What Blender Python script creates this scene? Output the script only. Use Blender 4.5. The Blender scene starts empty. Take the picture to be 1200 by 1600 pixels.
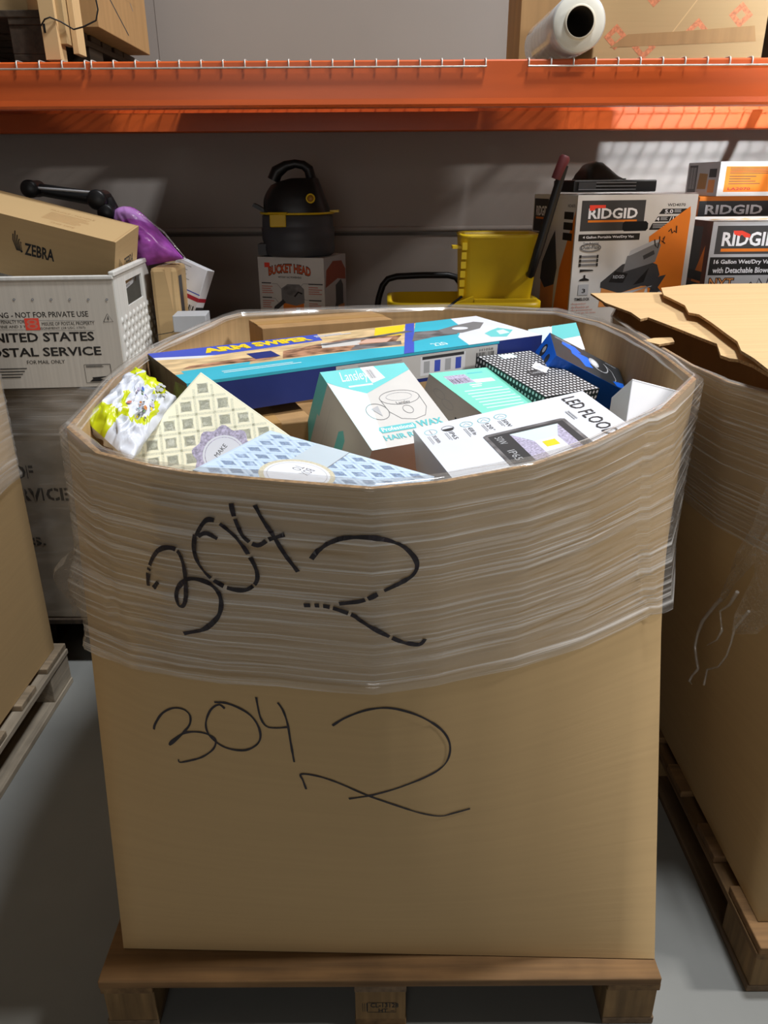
import bpy, math, random
from mathutils import Vector, Matrix, Euler, noise
from mathutils.bvhtree import BVHTree
random.seed(7)
R_ = math.radians
SC = bpy.context.scene
COL = SC.collection

# ------------------------------------------------------------------ camera
CAM = Vector((0, 0, 1.445)); FPX = 1200.0
PITCH, ROLL = R_(23.2), R_(0.35)
W_ = Vector((0, math.cos(PITCH), -math.sin(PITCH)))
r0 = Vector((1, 0, 0)); u0 = r0.cross(W_)
RT = r0 * math.cos(ROLL) - u0 * math.sin(ROLL)
UP = u0 * math.cos(ROLL) + r0 * math.sin(ROLL)
cd = bpy.data.cameras.new('camera'); cam = bpy.data.objects.new('camera', cd); COL.objects.link(cam)
cam.matrix_world = Matrix(((RT.x, UP.x, -W_.x, CAM.x), (RT.y, UP.y, -W_.y, CAM.y), (RT.z, UP.z, -W_.z, CAM.z), (0, 0, 0, 1)))
cd.sensor_fit = 'VERTICAL'; cd.sensor_height = 32.0; cd.lens = 32.0 * FPX / 1600.0
cd.clip_start = 0.02; cd.clip_end = 60
SC.camera = cam

# ------------------------------------------------------------------ world, lamps, exposure
SC.view_settings.view_transform = 'Standard'; SC.view_settings.look = 'None'
SC.view_settings.gamma = 1.0; SC.view_settings.use_curve_mapping = False
SC.view_settings.exposure = 0.0
wd = bpy.data.worlds.new('warehouse_air'); SC.world = wd; wd.use_nodes = True
bg = wd.node_tree.nodes['Background']; bg.inputs[0].default_value = (1.0, 0.93, 0.84, 1); bg.inputs[1].default_value = 0.042

def lamp(name, loc, target, sx, sy, power, color=(1, 0.97, 0.93), spread=180):
    l = bpy.data.lights.new(name, 'AREA'); l.shape = 'RECTANGLE'; l.size = sx; l.size_y = sy
    l.energy = power; l.color = color; l.spread = R_(spread)
    o = bpy.data.objects.new(name, l); COL.objects.link(o); o.location = loc
    o.rotation_euler = (Vector(target) - Vector(loc)).to_track_quat('-Z', 'Y').to_euler()
    return o
lamp('high_bay_lamp', (1.2, 1.45, 5.6), (1.2, 1.45, 0), 0.7, 0.35, 232, (0.96, 0.98, 1.0))
lamp('high_bay_lamp', (-4.0, 1.2, 5.6), (-4.0, 1.2, 0), 1.2, 0.4, 8)
lamp('high_bay_lamp', (-0.3, -3.2, 5.6), (-0.3, -3.2, 0), 1.2, 0.4, 18, (1, 0.95, 0.88))
lamp('frontal_fill_light', (-0.8, -9.0, 1.9), (-0.3, 3, 1.4), 4.0, 2.8, 95, (1, 0.96, 0.92))  # added soft fill from behind the camera for the fronts and lower wall
lamp('high_bay_lamp', (5.4, 0.6, 5.6), (5.4, 0.6, 0), 1.2, 0.4, 470)
lamp('wall_patch_light', (2.5, -3.2, 4.6), (1.36, 3.6, 1.60), 0.3, 0.3, 7, (0.84, 0.92, 1.0), 13)  # added narrow beam that makes the bright patch on the back wall

# ------------------------------------------------------------------ picture ray -> place in the room
def ray(px, py): return W_ * FPX + RT * (px - 600) - UP * (py - 800)
def PZ(px, py, z):
    d = ray(px, py); return CAM + d * ((z - CAM.z) / d.z)
def PY(px, py, y):
    d = ray(px, py); return CAM + d * (y / d.y)
def PX(px, py, x):
    d = ray(px, py); return CAM + d * (x / d.x)

# ------------------------------------------------------------------ materials
def lin(c):
    return tuple((v / 12.92 if v <= 0.04045 else ((v + 0.055) / 1.055) ** 2.4) for v in [x / 255 for x in c])
MATS = {}
def mat(name, rgb, rough=0.6, metal=0.0, var=0.06, scale=(9, 9, 9), bump=0.0, detail=4, spec=0.4, coat=0.0):
    if name in MATS: return MATS[name]
    m = bpy.data.materials.new(name); m.use_nodes = True; nt = m.node_tree; N = nt.nodes; L = nt.links
    b = N['Principled BSDF']; b.inputs['Roughness'].default_value = rough; b.inputs['Metallic'].default_value = metal
    b.inputs['Specular IOR Level'].default_value = spec; b.inputs['Coat Weight'].default_value = coat
    tc = N.new('ShaderNodeTexCoord'); mp = N.new('ShaderNodeMapping'); mp.inputs['Scale'].default_value = scale
    nz = N.new('ShaderNodeTexNoise'); nz.inputs['Scale'].default_value = 1.0; nz.inputs['Detail'].default_value = detail
    L.new(tc.outputs['Object'], mp.inputs['Vector']); L.new(mp.outputs['Vector'], nz.inputs['Vector'])
    rp = N.new('ShaderNodeValToRGB'); c = lin(rgb)
    rp.color_ramp.elements[0].position = 0.3; rp.color_ramp.elements[1].position = 0.7
    rp.color_ramp.elements[0].color = (*[v * (1 - var * 2) for v in c], 1)
    rp.color_ramp.elements[1].color = (*[min(1, v * (1 + var)) for v in c], 1)
    L.new(nz.outputs['Fac'], rp.inputs['Fac']); L.new(rp.outputs['Color'], b.inputs['Base Color'])
    if bump:
        bp = N.new('ShaderNodeBump'); bp.inputs['Strength'].default_value = bump; bp.inputs['Distance'].default_value = 0.003
        L.new(nz.outputs['Fac'], bp.inputs['Height']); L.new(bp.outputs['Normal'], b.inputs['Normal'])
    MATS[name] = m; return m

KRAFT = mat('kraft_board', (183, 154, 110), 0.72, var=0.018, scale=(3, 3, 90), bump=0.08)
KRAFT_IN = mat('kraft_board_inside', (192, 160, 116), 0.75, var=0.06, scale=(60, 60, 2), bump=0.12)
KRAFT_DK = mat('kraft_board_brown', (168, 132, 88), 0.75, var=0.07, scale=(30, 30, 3), bump=0.08)
KRAFT_FLAP = mat('kraft_flap_fluted', (210, 176, 128), 0.7, var=0.045, scale=(1.5, 70, 1.5), bump=0.3)
EDGE = mat('raw_board_edge', (176, 140, 96), 0.85, var=0.25, scale=(160, 160, 160))
TAPE = mat('brown_tape', (190, 150, 96), 0.25, var=0.05)
WHITE = mat('white_print', (232, 233, 238), 0.45, var=0.015)
OFFW = mat('white_carton', (205, 203, 200), 0.55, var=0.03)
BLACK = mat('black_ink', (22, 21, 22), 0.5, var=0.1)
INK = mat('marker_ink', (34, 26, 34), 0.4, var=0.3, scale=(60, 60, 60))
CHAR = mat('charcoal_print', (58, 58, 60), 0.5, var=0.08)
MIDG = mat('grey_print', (118, 118, 120), 0.5, var=0.05)
LTG = mat('light_grey_print', (176, 178, 182), 0.5, var=0.04)
ORANGE = mat('orange_print', (222, 122, 30), 0.5, var=0.04)
ORANGE2 = mat('pale_orange_print', (214, 142, 78), 0.5, var=0.08)
REDST = mat('red_sticker', (235, 70, 52), 0.45, var=0.05)
TEALM = mat('teal_print', (112, 204, 206), 0.42, var=0.03)
MINT = mat('mint_print', (128, 220, 196), 0.42, var=0.03)
TEALTX = mat('teal_lettering', (96, 190, 196), 0.45, var=0.03)
PALETEAL = mat('pale_teal_print', (212, 238, 242), 0.42, var=0.02)
ICE = mat('pale_blue_white', (222, 226, 236), 0.4, var=0.02)
NAVY = mat('navy_print', (40, 54, 122), 0.38, var=0.06)
ROYAL = mat('royal_blue_print', (72, 92, 196), 0.4, var=0.05)
CYAN = mat('cyan_print', (64, 184, 208), 0.38, var=0.05)
YEL = mat('yellow_print', (246, 214, 46), 0.42, var=0.05)
SAND = mat('sandy_picture', (224, 196, 150), 0.4, var=0.22, scale=(14, 40, 14), detail=6)
RUST = mat('rusty_picture', (176, 132, 104), 0.4, var=0.45, scale=(30, 60, 30), detail=8)
SLATE = mat('slate_picture', (120, 118, 120), 0.4, var=0.35, scale=(24, 40, 24), detail=7)
DKPIC = mat('dark_green_picture', (62, 66, 54), 0.4, var=0.5, scale=(22, 30, 22), detail=7)
GREENPIC = mat('leaf_green_picture', (96, 140, 66), 0.4, var=0.4, scale=(40, 40, 40), detail=6)
BLUE = mat('bright_blue_print', (24, 104, 222), 0.35, var=0.08)
GLOSSBK = mat('soft_black_print', (48, 52, 56), 0.35, var=0.12)
DKGREEN = mat('dark_green_board', (34, 48, 48), 0.5, var=0.1)
PINKBR = mat('pinkish_board', (206, 168, 150), 0.7, var=0.04)
CREAM = mat('cream_paper', (250, 247, 220), 0.5, var=0.03)
CREAMPAT = mat('cream_pattern', (232, 232, 208), 0.5, var=0.10, scale=(500, 500, 500))
BABY = mat('baby_blue_paper', (196, 216, 238), 0.45, var=0.03)
BABYPAT = mat('blue_pattern', (182, 204, 230), 0.45, var=0.10, scale=(500, 500, 500))
BAND = mat('grey_blue_ribbon', (188, 202, 212), 0.4, var=0.02)
LILAC = mat('lilac_ornament', (186, 180, 206), 0.5, var=0.25, scale=(250, 250, 250))
LIME = mat('lime_plastic', (196, 206, 20), 0.3, var=0.06)
BAGW = mat('white_plastic_bag', (210, 215, 226), 0.32, var=0.04, bump=0.1, scale=(30, 30, 30))
STEELBK = mat('black_plastic', (24, 24, 26), 0.42, var=0.15)
GREYPL = mat('dark_grey_plastic', (66, 68, 74), 0.5, var=0.06)
YELPL = mat('yellow_plastic', (216, 182, 22), 0.42, var=0.06, scale=(5, 5, 5))
MAROON = mat('maroon_grip', (96, 40, 42), 0.55, var=0.1)
RACK = mat('orange_rack_paint', (206, 92, 38), 0.34, var=0.05, scale=(3, 20, 20), spec=0.5)
WIRE = mat('zinc_wire', (206, 200, 194), 0.35, metal=0.55, var=0.08, scale=(60, 60, 60))
TOTEM = mat('white_corrugated_plastic', (214, 214, 210), 0.42, var=0.05, scale=(90, 90, 2), bump=0.1)
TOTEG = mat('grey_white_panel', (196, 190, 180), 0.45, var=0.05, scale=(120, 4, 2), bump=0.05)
PURPLE = mat('purple_mailer', (190, 96, 208), 0.3, var=0.18, scale=(30, 30, 30))
PURPLE2 = mat('pale_purple_mailer', (196, 140, 214), 0.3, var=0.08)
SALMON = mat('salmon_stamp', (214, 136, 96), 0.7, var=0.18, scale=(120, 120, 120))
FILMROLL = mat('film_roll_end', (226, 224, 214), 0.3, var=0.03)
REDP = mat('red_print', (176, 40, 58), 0.5, var=0.05)
REDTX = mat('pale_red_lettering', (196, 120, 104), 0.6, var=0.05)
HOLE = mat('dark_hole', (10, 10, 10), 0.9, var=0.0)

def wood(name, rgb, along):
    s = {'x': (3, 60, 60), 'y': (60, 3, 60), 'z': (60, 60, 4)}[along]
    m = mat(name, rgb, 0.8, var=0.2, scale=s, bump=0.25, detail=6)
    nt = m.node_tree; N = nt.nodes; L = nt.links; b = N['Principled BSDF']
    rp = [n for n in N if n.type == 'VALTORGB'][0]
    n2 = N.new('ShaderNodeTexNoise'); n2.inputs['Scale'].default_value = 7; n2.inputs['Detail'].default_value = 5
    tc = [n for n in N if n.type == 'TEX_COORD'][0]; L.new(tc.outputs['Object'], n2.inputs['Vector'])
    r2 = N.new('ShaderNodeValToRGB'); r2.color_ramp.elements[0].position = 0.34; r2.color_ramp.elements[1].position = 0.62
    r2.color_ramp.elements[0].color = (0.42, 0.4, 0.38, 1); r2.color_ramp.elements[1].color = (1, 1, 1, 1)
    L.new(n2.outputs['Fac'], r2.inputs['Fac'])
    mx = N.new('ShaderNodeMix'); mx.data_type = 'RGBA'; mx.blend_type = 'MULTIPLY'; mx.inputs[0].default_value = 0.55
    L.new(rp.outputs['Color'], mx.inputs[6]); L.new(r2.outputs['Color'], mx.inputs[7]); L.new(mx.outputs[2], b.inputs['Base Color'])
    return m
WOODX = [wood('pallet_wood_a', (126, 94, 58), 'x'), wood('pallet_wood_b', (112, 84, 54), 'x'), wood('pallet_wood_c', (138, 106, 68), 'x')]
WOODY = [wood('pallet_wood_d', (122, 94, 60), 'y'), wood('pallet_wood_e', (124, 102, 78), 'y')]
WOODB = wood('pallet_block_wood', (134, 106, 68), 'z')
WOODGX = wood('weathered_wood_a', (150, 134, 112), 'x'); WOODGY = wood('weathered_wood_b', (164, 152, 134), 'y')
WOODD = wood('dark_pallet_wood', (66, 54, 42), 'y')

def film_mat(name, base_fac, streak_fac, su=1.6, sv=150, tint=0.95, rough=0.22, bump=0.3):
    m = bpy.data.materials.new(name); m.use_nodes = True; nt = m.node_tree; N = nt.nodes; L = nt.links
    b = N['Principled BSDF']; out = N['Material Output']
    b.inputs['Base Color'].default_value = (0.78, 0.76, 0.73, 1); b.inputs['Roughness'].default_value = rough
    b.inputs['Specular IOR Level'].default_value = 0.7
    uv = N.new('ShaderNodeTexCoord'); mp = N.new('ShaderNodeMapping'); mp.inputs['Scale'].default_value = (su, sv, 1)
    mp.inputs['Rotation'].default_value = (0, 0, 0.03)
    nz = N.new('ShaderNodeTexNoise'); nz.inputs['Scale'].default_value = 1.0; nz.inputs['Detail'].default_value = 7; nz.inputs['Distortion'].default_value = 0.6
    L.new(uv.outputs['UV'], mp.inputs['Vector']); L.new(mp.outputs['Vector'], nz.inputs['Vector'])
    rp = N.new('ShaderNodeValToRGB'); rp.color_ramp.elements[0].position = 0.5; rp.color_ramp.elements[1].position = 0.74
    rp.color_ramp.elements[0].color = (base_fac,) * 3 + (1,); rp.color_ramp.elements[1].color = (streak_fac,) * 3 + (1,)  # whiter streaks paint crease highlights into the film
    L.new(nz.outputs['Fac'], rp.inputs['Fac'])
    tr = N.new('ShaderNodeBsdfTransparent'); tr.inputs[0].default_value = (tint, tint * 0.995, tint * 0.98, 1)
    gl = N.new('ShaderNodeBsdfGlossy'); gl.inputs['Roughness'].default_value = 0.10
    bp = N.new('ShaderNodeBump'); bp.inputs['Strength'].default_value = bump; bp.inputs['Distance'].default_value = 0.002
    L.new(nz.outputs['Fac'], bp.inputs['Height']); L.new(bp.outputs['Normal'], gl.inputs['Normal']); L.new(bp.outputs['Normal'], b.inputs['Normal'])
    mp2 = N.new('ShaderNodeMapping'); mp2.inputs['Scale'].default_value = (su * 0.8, sv * 2.3, 1); mp2.inputs['Rotation'].default_value = (0, 0, -0.05)
    n2 = N.new('ShaderNodeTexNoise'); n2.inputs['Scale'].default_value = 1.0; n2.inputs['Detail'].default_value = 3; n2.inputs['Distortion'].default_value = 0.3
    L.new(uv.outputs['UV'], mp2.inputs['Vector']); L.new(mp2.outputs['Vector'], n2.inputs['Vector'])
    r2 = N.new('ShaderNodeValToRGB'); r2.color_ramp.elements[0].position = 0.60; r2.color_ramp.elements[1].position = 0.70
    r2.color_ramp.elements[0].color = (0, 0, 0, 1); r2.color_ramp.elements[1].color = (streak_fac * 0.9,) * 3 + (1,)  # finer painted highlights, thin white lines in place of glints
    L.new(n2.outputs['Fac'], r2.inputs['Fac'])
    ad = N.new('ShaderNodeMath'); ad.operation = 'MAXIMUM'; L.new(rp.outputs['Color'], ad.inputs[0]); L.new(r2.outputs['Color'], ad.inputs[1])
    m1 = N.new('ShaderNodeMixShader'); L.new(ad.outputs[0], m1.inputs[0]); L.new(tr.outputs[0], m1.inputs[1]); L.new(b.outputs[0], m1.inputs[2])
    m2 = N.new('ShaderNodeMixShader'); m2.inputs[0].default_value = 0.10; L.new(m1.outputs[0], m2.inputs[1]); L.new(gl.outputs[0], m2.inputs[2])
    L.new(m2.outputs[0], out.inputs['Surface'])
    return m
FILM = film_mat('stretch_film', 0.10, 0.72)
FILM_D = film_mat('stretch_film_thick', 0.2, 0.55, 2, 110)
FILM_L = film_mat('stretch_film_loose', 0.14, 0.5, 9, 40, rough=0.18, bump=0.5)
FILM_R = film_mat('film_on_roll', 0.55, 0.85, 4, 30)

# ------------------------------------------------------------------ mesh helpers
_txt = {}
def text_tris(s, bold=0.0):
    k = (s, bold)
    if k in _txt: return _txt[k]
    c = bpy.data.curves.new('t', 'FONT'); c.body = s; c.resolution_u = 2; c.offset = bold; c.size = 1.0
    o = bpy.data.objects.new('t', c); COL.objects.link(o)
    dg = bpy.context.evaluated_depsgraph_get(); me = o.evaluated_get(dg).to_mesh()
    vs = [(v.co.x, v.co.y) for v in me.vertices]; fs = [tuple(p.vertices) for p in me.polygons if p.normal.z > -0.5]
    o.to_mesh_clear(); bpy.data.objects.remove(o); bpy.data.curves.remove(c)
    xs = [v[0] for v in vs]; ys = [v[1] for v in vs]
    x0, x1, y0, y1 = min(xs), max(xs), min(ys), max(ys)
    vs = [((x - x0) / (x1 - x0 + 1e-9), (y - y0) / (y1 - y0 + 1e-9)) for x, y in vs]
    _txt[k] = (vs, fs); return _txt[k]

class MB:
    def __init__(s): s.v = []; s.f = []; s.m = []; s.sm = []; s.mats = []; s.uv = []
    def mi(s, m):
        if m not in s.mats: s.mats.append(m)
        return s.mats.index(m)
    def face(s, idx, m, smooth=False, uv=None):
        s.f.append(tuple(idx)); s.m.append(s.mi(m)); s.sm.append(smooth); s.uv.append(uv)
    def poly(s, pts, m, smooth=False, uv=None):
        b = len(s.v); s.v += [Vector(p) for p in pts]; s.face(range(b, b + len(pts)), m, smooth, uv)
    def grid(s, rows, m, closed=False, smooth=True, uvs=None, mf=None, flip=False):
        b = len(s.v); n = len(rows[0])
        for r in rows: s.v += [Vector(p) for p in r]
        for i in range(len(rows) - 1):
            for j in range(n if closed else n - 1):
                k = (j + 1) % n
                q = (b + i * n + j, b + i * n + k, b + (i + 1) * n + k, b + (i + 1) * n + j)
                if flip: q = q[::-1]
                uv = None
                if uvs:
                    uv = [uvs(i, j), uvs(i, j + 1), uvs(i + 1, j + 1), uvs(i + 1, j)]
                    if flip: uv = uv[::-1]
                s.face(q, mf(i, j) if mf else m, smooth, uv)
    def box(s, c, d, m, rot=None, taper=1.0):
        c = Vector(c); b = len(s.v); R = Euler([R_(a) for a in rot]).to_matrix() if rot else None
        for z in (-1, 1):
            for x, y in ((-1, -1), (1, -1), (1, 1), (-1, 1)):
                t = taper if z > 0 else 1
                p = Vector((x * d[0] / 2 * t, y * d[1] / 2 * t, z * d[2] / 2))
                s.v.append(c + (R @ p if R else p))
        for q in ((0, 3, 2, 1), (4, 5, 6, 7), (0, 1, 5, 4), (1, 2, 6, 5), (2, 3, 7, 6), (3, 0, 4, 7)):
            s.face([b + i for i in q], m)
    def tube(s, pts, r, m, n=8, cap=True, smooth=True):
        pts = [Vector(p) for p in pts]; rs = r if isinstance(r, (list, tuple)) else [r] * len(pts)
        rows = []; prev = None
        for i, p in enumerate(pts):
            t = (pts[min(i + 1, len(pts) - 1)] - pts[max(i - 1, 0)]).normalized()
            a = prev if prev else (Vector((0, 0, 1)) if abs(t.z) < 0.9 else Vector((1, 0, 0)))
            a = (a - t * a.dot(t)).normalized(); prev = a; bb = t.cross(a)
            rows.append([p + (a * math.cos(2 * math.pi * k / n) + bb * math.sin(2 * math.pi * k / n)) * rs[i] for k in range(n)])
        s.grid(rows, m, closed=True, smooth=smooth)
        if cap:
            s.poly(rows[0][::-1], m); s.poly(rows[-1], m)
    def lathe(s, prof, m, c=(0, 0, 0), n=32, axis=None, mf=None):
        c = Vector(c); A = axis.to_matrix() if isinstance(axis, Euler) else None
        rows = []
        for r, z in prof:
            row = [Vector((r * math.cos(2 * math.pi * k / n), r * math.sin(2 * math.pi * k / n), z)) for k in range(n)]
            rows.append([c + (A @ p if A else p) for p in row])
        s.grid(rows, m, closed=True, mf=mf)
    def build(s, name, parent=None, bevel=0.0, seg=2, tri=None):
        me = bpy.data.meshes.new(name); me.from_pydata([tuple(v) for v in s.v], [], s.f)
        for m in s.mats: me.materials.append(m)
        me.polygons.foreach_set('material_index', s.m); me.polygons.foreach_set('use_smooth', s.sm)
        if any(s.uv):
            ul = me.uv_layers.new(name='UVMap'); li = 0
            for p, uv in zip(me.polygons, s.uv):
                for k in range(p.loop_total):
                    ul.data[p.loop_start + k].uv = uv[k] if uv else (0, 0)
        me.update(); o = bpy.data.objects.new(name, me); COL.objects.link(o)
        if parent: o.parent = parent
        if bevel:
            bm = o.modifiers.new('bevel', 'BEVEL'); bm.width = bevel; bm.segments = seg; bm.limit_method = 'ANGLE'; bm.angle_limit = R_(40)
        return o

class Panel:
    """print laid on a flat face: origin = lower left corner, metric u/v axes, thin layers"""
    def __init__(s, mb, o, u, v, w, h, step=0.00003):
        s.mb = mb; s.o = Vector(o); s.u = Vector(u).normalized(); s.v = Vector(v).normalized(); s.n = s.u.cross(s.v).normalized()
        s.w = w; s.h = h; s.k = 1; s.step = step
    def at(s, a, b): return s.o + s.u * (a * s.w) + s.v * (b * s.h) + s.n * (0.0002 + s.k * s.step)
    def poly(s, pts, m):
        P = [s.at(*p) for p in pts]
        nn = Vector((0, 0, 0))
        for i in range(len(P)): nn += (P[i] - P[0]).cross(P[(i + 1) % len(P)] - P[0])
        if nn.dot(s.n) < 0: P = P[::-1]
        s.mb.poly(P, m); s.k += 1
    def rect(s, a0, b0, a1, b1, m): s.poly([(a0, b0), (a1, b0), (a1, b1), (a0, b1)], m)
    def ell(s, a, b, ra, rb, m, n=24): s.poly([(a + ra * math.cos(2 * math.pi * k / n), b + rb * math.sin(2 * math.pi * k / n)) for k in range(n)], m)
    def ring(s, a, b, ra, rb, t, m, n=28, a0=0, a1=360):
        asp = s.w / s.h
        pts = [(a + ra * math.cos(R_(a0 + (a1 - a0) * k / n)), b + rb * math.sin(R_(a0 + (a1 - a0) * k / n))) for k in range(n + 1)]
        s.line(pts, t, m)
    def line(s, pts, t, m):
        """t in metres"""
        Q = [s.at(*p) for p in pts]; rows = []
        for i, p in enumerate(Q):
            d = Q[min(i + 1, len(Q) - 1)] - Q[max(i - 1, 0)]
            if d.length < 1e-9: d = s.u
            sd = s.n.cross(d.normalized()) * t / 2; rows.append((p - sd, p + sd))
        b = len(s.mb.v)
        for r in rows: s.mb.v += list(r)
        for i in range(len(rows) - 1):
            s.mb.face((b + 2 * i, b + 2 * i + 2, b + 2 * i + 3, b + 2 * i + 1), m)
        s.k += 1
    def text(s, t, a0, b0, a1, b1, m, bold=0.0, shear=0.0, rot=0, warp=None):
        vs, fs = text_tris(t, bold); b = len(s.mb.v)
        for x, y in vs:
            if rot == 90: x, y = y, 1 - x      # reads downwards
            elif rot == -90: x, y = 1 - y, x   # reads upwards
            elif rot == 180: x, y = 1 - x, 1 - y
            a = a0 + (a1 - a0) * x + shear * y; c = b0 + (b1 - b0) * y
            if warp: c += warp(x)
            s.mb.v.append(s.at(a, c))
        for f in fs: s.mb.face([b + i for i in f], m)
        s.k += 1
    def small(s, a0, b0, a1, b1, n, m, fill=0.5, rag=0.35, vert=False):
        """rows of print too small to read"""
        for i in range(n):
            e = 1 - random.random() * rag
            if vert:
                w = (a1 - a0) / n; s.rect(a0 + i * w, b1 - (b1 - b0) * e, a0 + i * w + w * fill, b1, m)
            else:
                h = (b1 - b0) / n; s.rect(a0, b1 - (i + 1) * h + h * (1 - fill), a0 + (a1 - a0) * e, b1 - i * h, m)
            s.k -= 1
        s.k += 1
    def bars(s, a0, b0, a1, b1, n, m):
        w = (a1 - a0) / n
        for i in range(n):
            s.rect(a0 + i * w, b0, a0 + i * w + w * random.choice((0.25, 0.45, 0.65)), b1, m); s.k -= 1
        s.k += 1

def link_empty(name, loc, rot=(0, 0, 0)):
    o = bpy.data.objects.new(name, None); COL.objects.link(o); o.location = loc; o.rotation_euler = [R_(a) for a in rot]; o.empty_display_size = 0.05
    return o
def tag(o, label, cat, group=None):
    o['label'] = label; o['category'] = cat
    if group: o['group'] = group
    return o
def thing(name, label, cat, loc, rot=(0, 0, 0), group=None):
    return tag(link_empty(name, loc, rot), label, cat, group)
def structure(o): o['kind'] = 'structure'; return o

def carton_faces(mb, d, z0=0.0):
    x, y, z = d
    return dict(front=Panel(mb, (-x / 2, -y / 2, z0), (1, 0, 0), (0, 0, 1), x, z), right=Panel(mb, (x / 2, -y / 2, z0), (0, 1, 0), (0, 0, 1), y, z),
                left=Panel(mb, (-x / 2, y / 2, z0), (0, -1, 0), (0, 0, 1), y, z), top=Panel(mb, (-x / 2, -y / 2, z0 + z), (1, 0, 0), (0, 1, 0), x, y),
                back=Panel(mb, (x / 2, y / 2, z0), (-1, 0, 0), (0, 0, 1), x, z))
def carton(name, label, cat, centre, rot, d, m, paint=None, group=None, sides=None, bevel=0.002, part='carton_body', lean=0.0):
    """closed carton standing on its Empty; paint(panels) prints on it; returns the Empty"""
    c = Vector(centre); R = Euler([R_(a) for a in rot]).to_matrix()
    t = thing(name, label, cat, c - R @ Vector((0, 0, d[2] / 2)), rot, group)
    mb = MB(); mb.box((0, 0, d[2] / 2), d, m)
    if sides:
        for k, mm in sides.items():
            mb.m[{'bottom': 0, 'top': 1, 'front': 2, 'right': 3, 'back': 4, 'left': 5}[k]] = mb.mi(mm)
    if paint: paint(carton_faces(mb, d))
    mb.build(part, t, bevel=bevel)
    return t
def flap_seam(t, d, m=None, along='x'):
    """tape along the closing seam of a carton top and the two flaps' gap"""
    mb = MB(); x, y, z = d
    if along == 'x': mb.box((0, 0, z + 0.0006), (x * 0.998, 0.05, 0.0008), m or TAPE); mb.box((x / 2 + 0.0006, 0, z - 0.03), (0.0008, 0.05, 0.06), m or TAPE)
    else: mb.box((0, 0, z + 0.0006), (0.05, y * 0.998, 0.0008), m or TAPE); mb.box((0, -y / 2 - 0.0006, z - 0.03), (0.05, 0.0008, 0.06), m or TAPE)
    return mb.build('tape_strip', t)

# ------------------------------------------------------------------ the setting
def concrete():
    m = mat('polished_concrete', (132, 133, 130), 0.5, var=0.10, scale=(1.6, 1.6, 1.6), detail=9, spec=0.3)
    return m
mb = MB(); mb.poly([(-7, -6, 0), (7, -6, 0), (7, 3.6, 0), (-7, 3.6, 0)], concrete()); structure(mb.build('floor'))
WALL = mat('grey_wall_paint', (150, 142, 136), 0.75, var=0.02, scale=(2, 2, 2), bump=0.02)
mb = MB(); mb.box((0, 3.66, 3.0), (14, 0.12, 6.0), WALL); structure(mb.build('wall_back'))
mb = MB()
zt = PY(600, 358, 3.6).z
mb.tube([(-6.9, 3.6, zt), (6.9, 3.6, zt)], 0.012, WALL, 10)
mb.box((0, 3.597, zt - 0.02), (13.8, 0.006, 0.012), mat('wall_seam_dark_line', (84, 80, 76), 0.8)); structure(mb.build('trim_1'))  # thin darker line along the seam
mb = MB(); mb.box((PY(245, 40, 3.6).x, 3.5995, 3.9), (0.003, 0.002, 4.2), mat('wall_joint', (143, 135, 129), 0.8)); structure(mb.build('trim_2'))

# ------------------------------------------------------------------ pallets
def pallet(label, x0, x1, y0, y1, z1=0.13, tone=0, group=None, z0=0.0, stamp=False):
    t = thing('wooden_pallet', label, 'pallet', ((x0 + x1) / 2, (y0 + y1) / 2, z0), group=group); cx, cy = (x0 + x1) / 2, (y0 + y1) / 2
    W, D, H = x1 - x0, y1 - y0, z1 - z0
    X = WOODX if tone == 0 else ([WOODGX] * 3 if tone == 1 else [WOODD] * 3)
    Yd = WOODY if tone == 0 else ([WOODGY] * 2 if tone == 1 else [WOODD] * 2)
    n = 7
    for i in range(n):
        wd_ = 0.14 if i in (0, n - 1) else 0.095
        y = -D / 2 + 0.07 + (D - 0.14) * i / (n - 1)
        b = MB(); b.box((random.uniform(-.003, .003), y, H - 0.009), (W - random.uniform(0, .012), wd_, 0.018), X[i % 3]); b.build('deck_board', t, 0.0025)
    for k in (-1, 0, 1):
        b = MB(); b.box((k * (W / 2 - 0.048), 0, H - 0.0265), (0.095, D - 0.004, 0.017), Yd[(k + 1) % 2]); b.build('stringer_board', t, 0.002)
        b = MB(); b.box((k * (W / 2 - 0.048), 0, 0.009), (0.095, D - 0.01, 0.018), Yd[k % 2]); b.build('bottom_board', t, 0.002)
        for j in (-1, 0, 1):
            b = MB(); bw = 0.092; c = (k * (W / 2 - 0.05), j * (D / 2 - 0.07), (0.018 + H - 0.035) / 2)
            d = (bw, 0.13, H - 0.035 - 0.018); b.box(c, d, WOODB if tone == 0 else (WOODGY if tone == 1 else WOODD))
            if stamp and j == -1 and k == 0:
                p = Panel(b, (c[0] - d[0] / 2, c[1] - d[1] / 2 - 0.0002, c[2] - d[2] / 2), (1, 0, 0), (0, 0, 1), d[0], d[2])
                p.ring(0.52, 0.42, 0.4, 0.24, 0.0012, BLACK, n=4, a0=45, a1=405)
                p.text('CL-13128', 0.3, 0.42, 0.86, 0.58, BLACK, 0.02); p.text('HT', 0.46, 0.24, 0.64, 0.38, BLACK, 0.02); p.rect(0.7, 0.29, 0.78, 0.31, BLACK)
                p.bars(0.14, 0.28, 0.26, 0.58, 3, BLACK)
            b.build('block', t, 0.002)
    return t
pallet('brown wooden pallet under the big film-wrapped bin in the middle', -0.52, 0.496, 0.935, 2.15, stamp=True)
pallet('weathered grey pallet at left edge with its side facing the aisle', -2.0, -0.985, 0.72, 2.03, 0.14, 1)
pallet('wooden pallet at right edge under the dark side of a torn bin', 0.695, 1.73, 0.995, 2.27, 0.128, 0)
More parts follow.
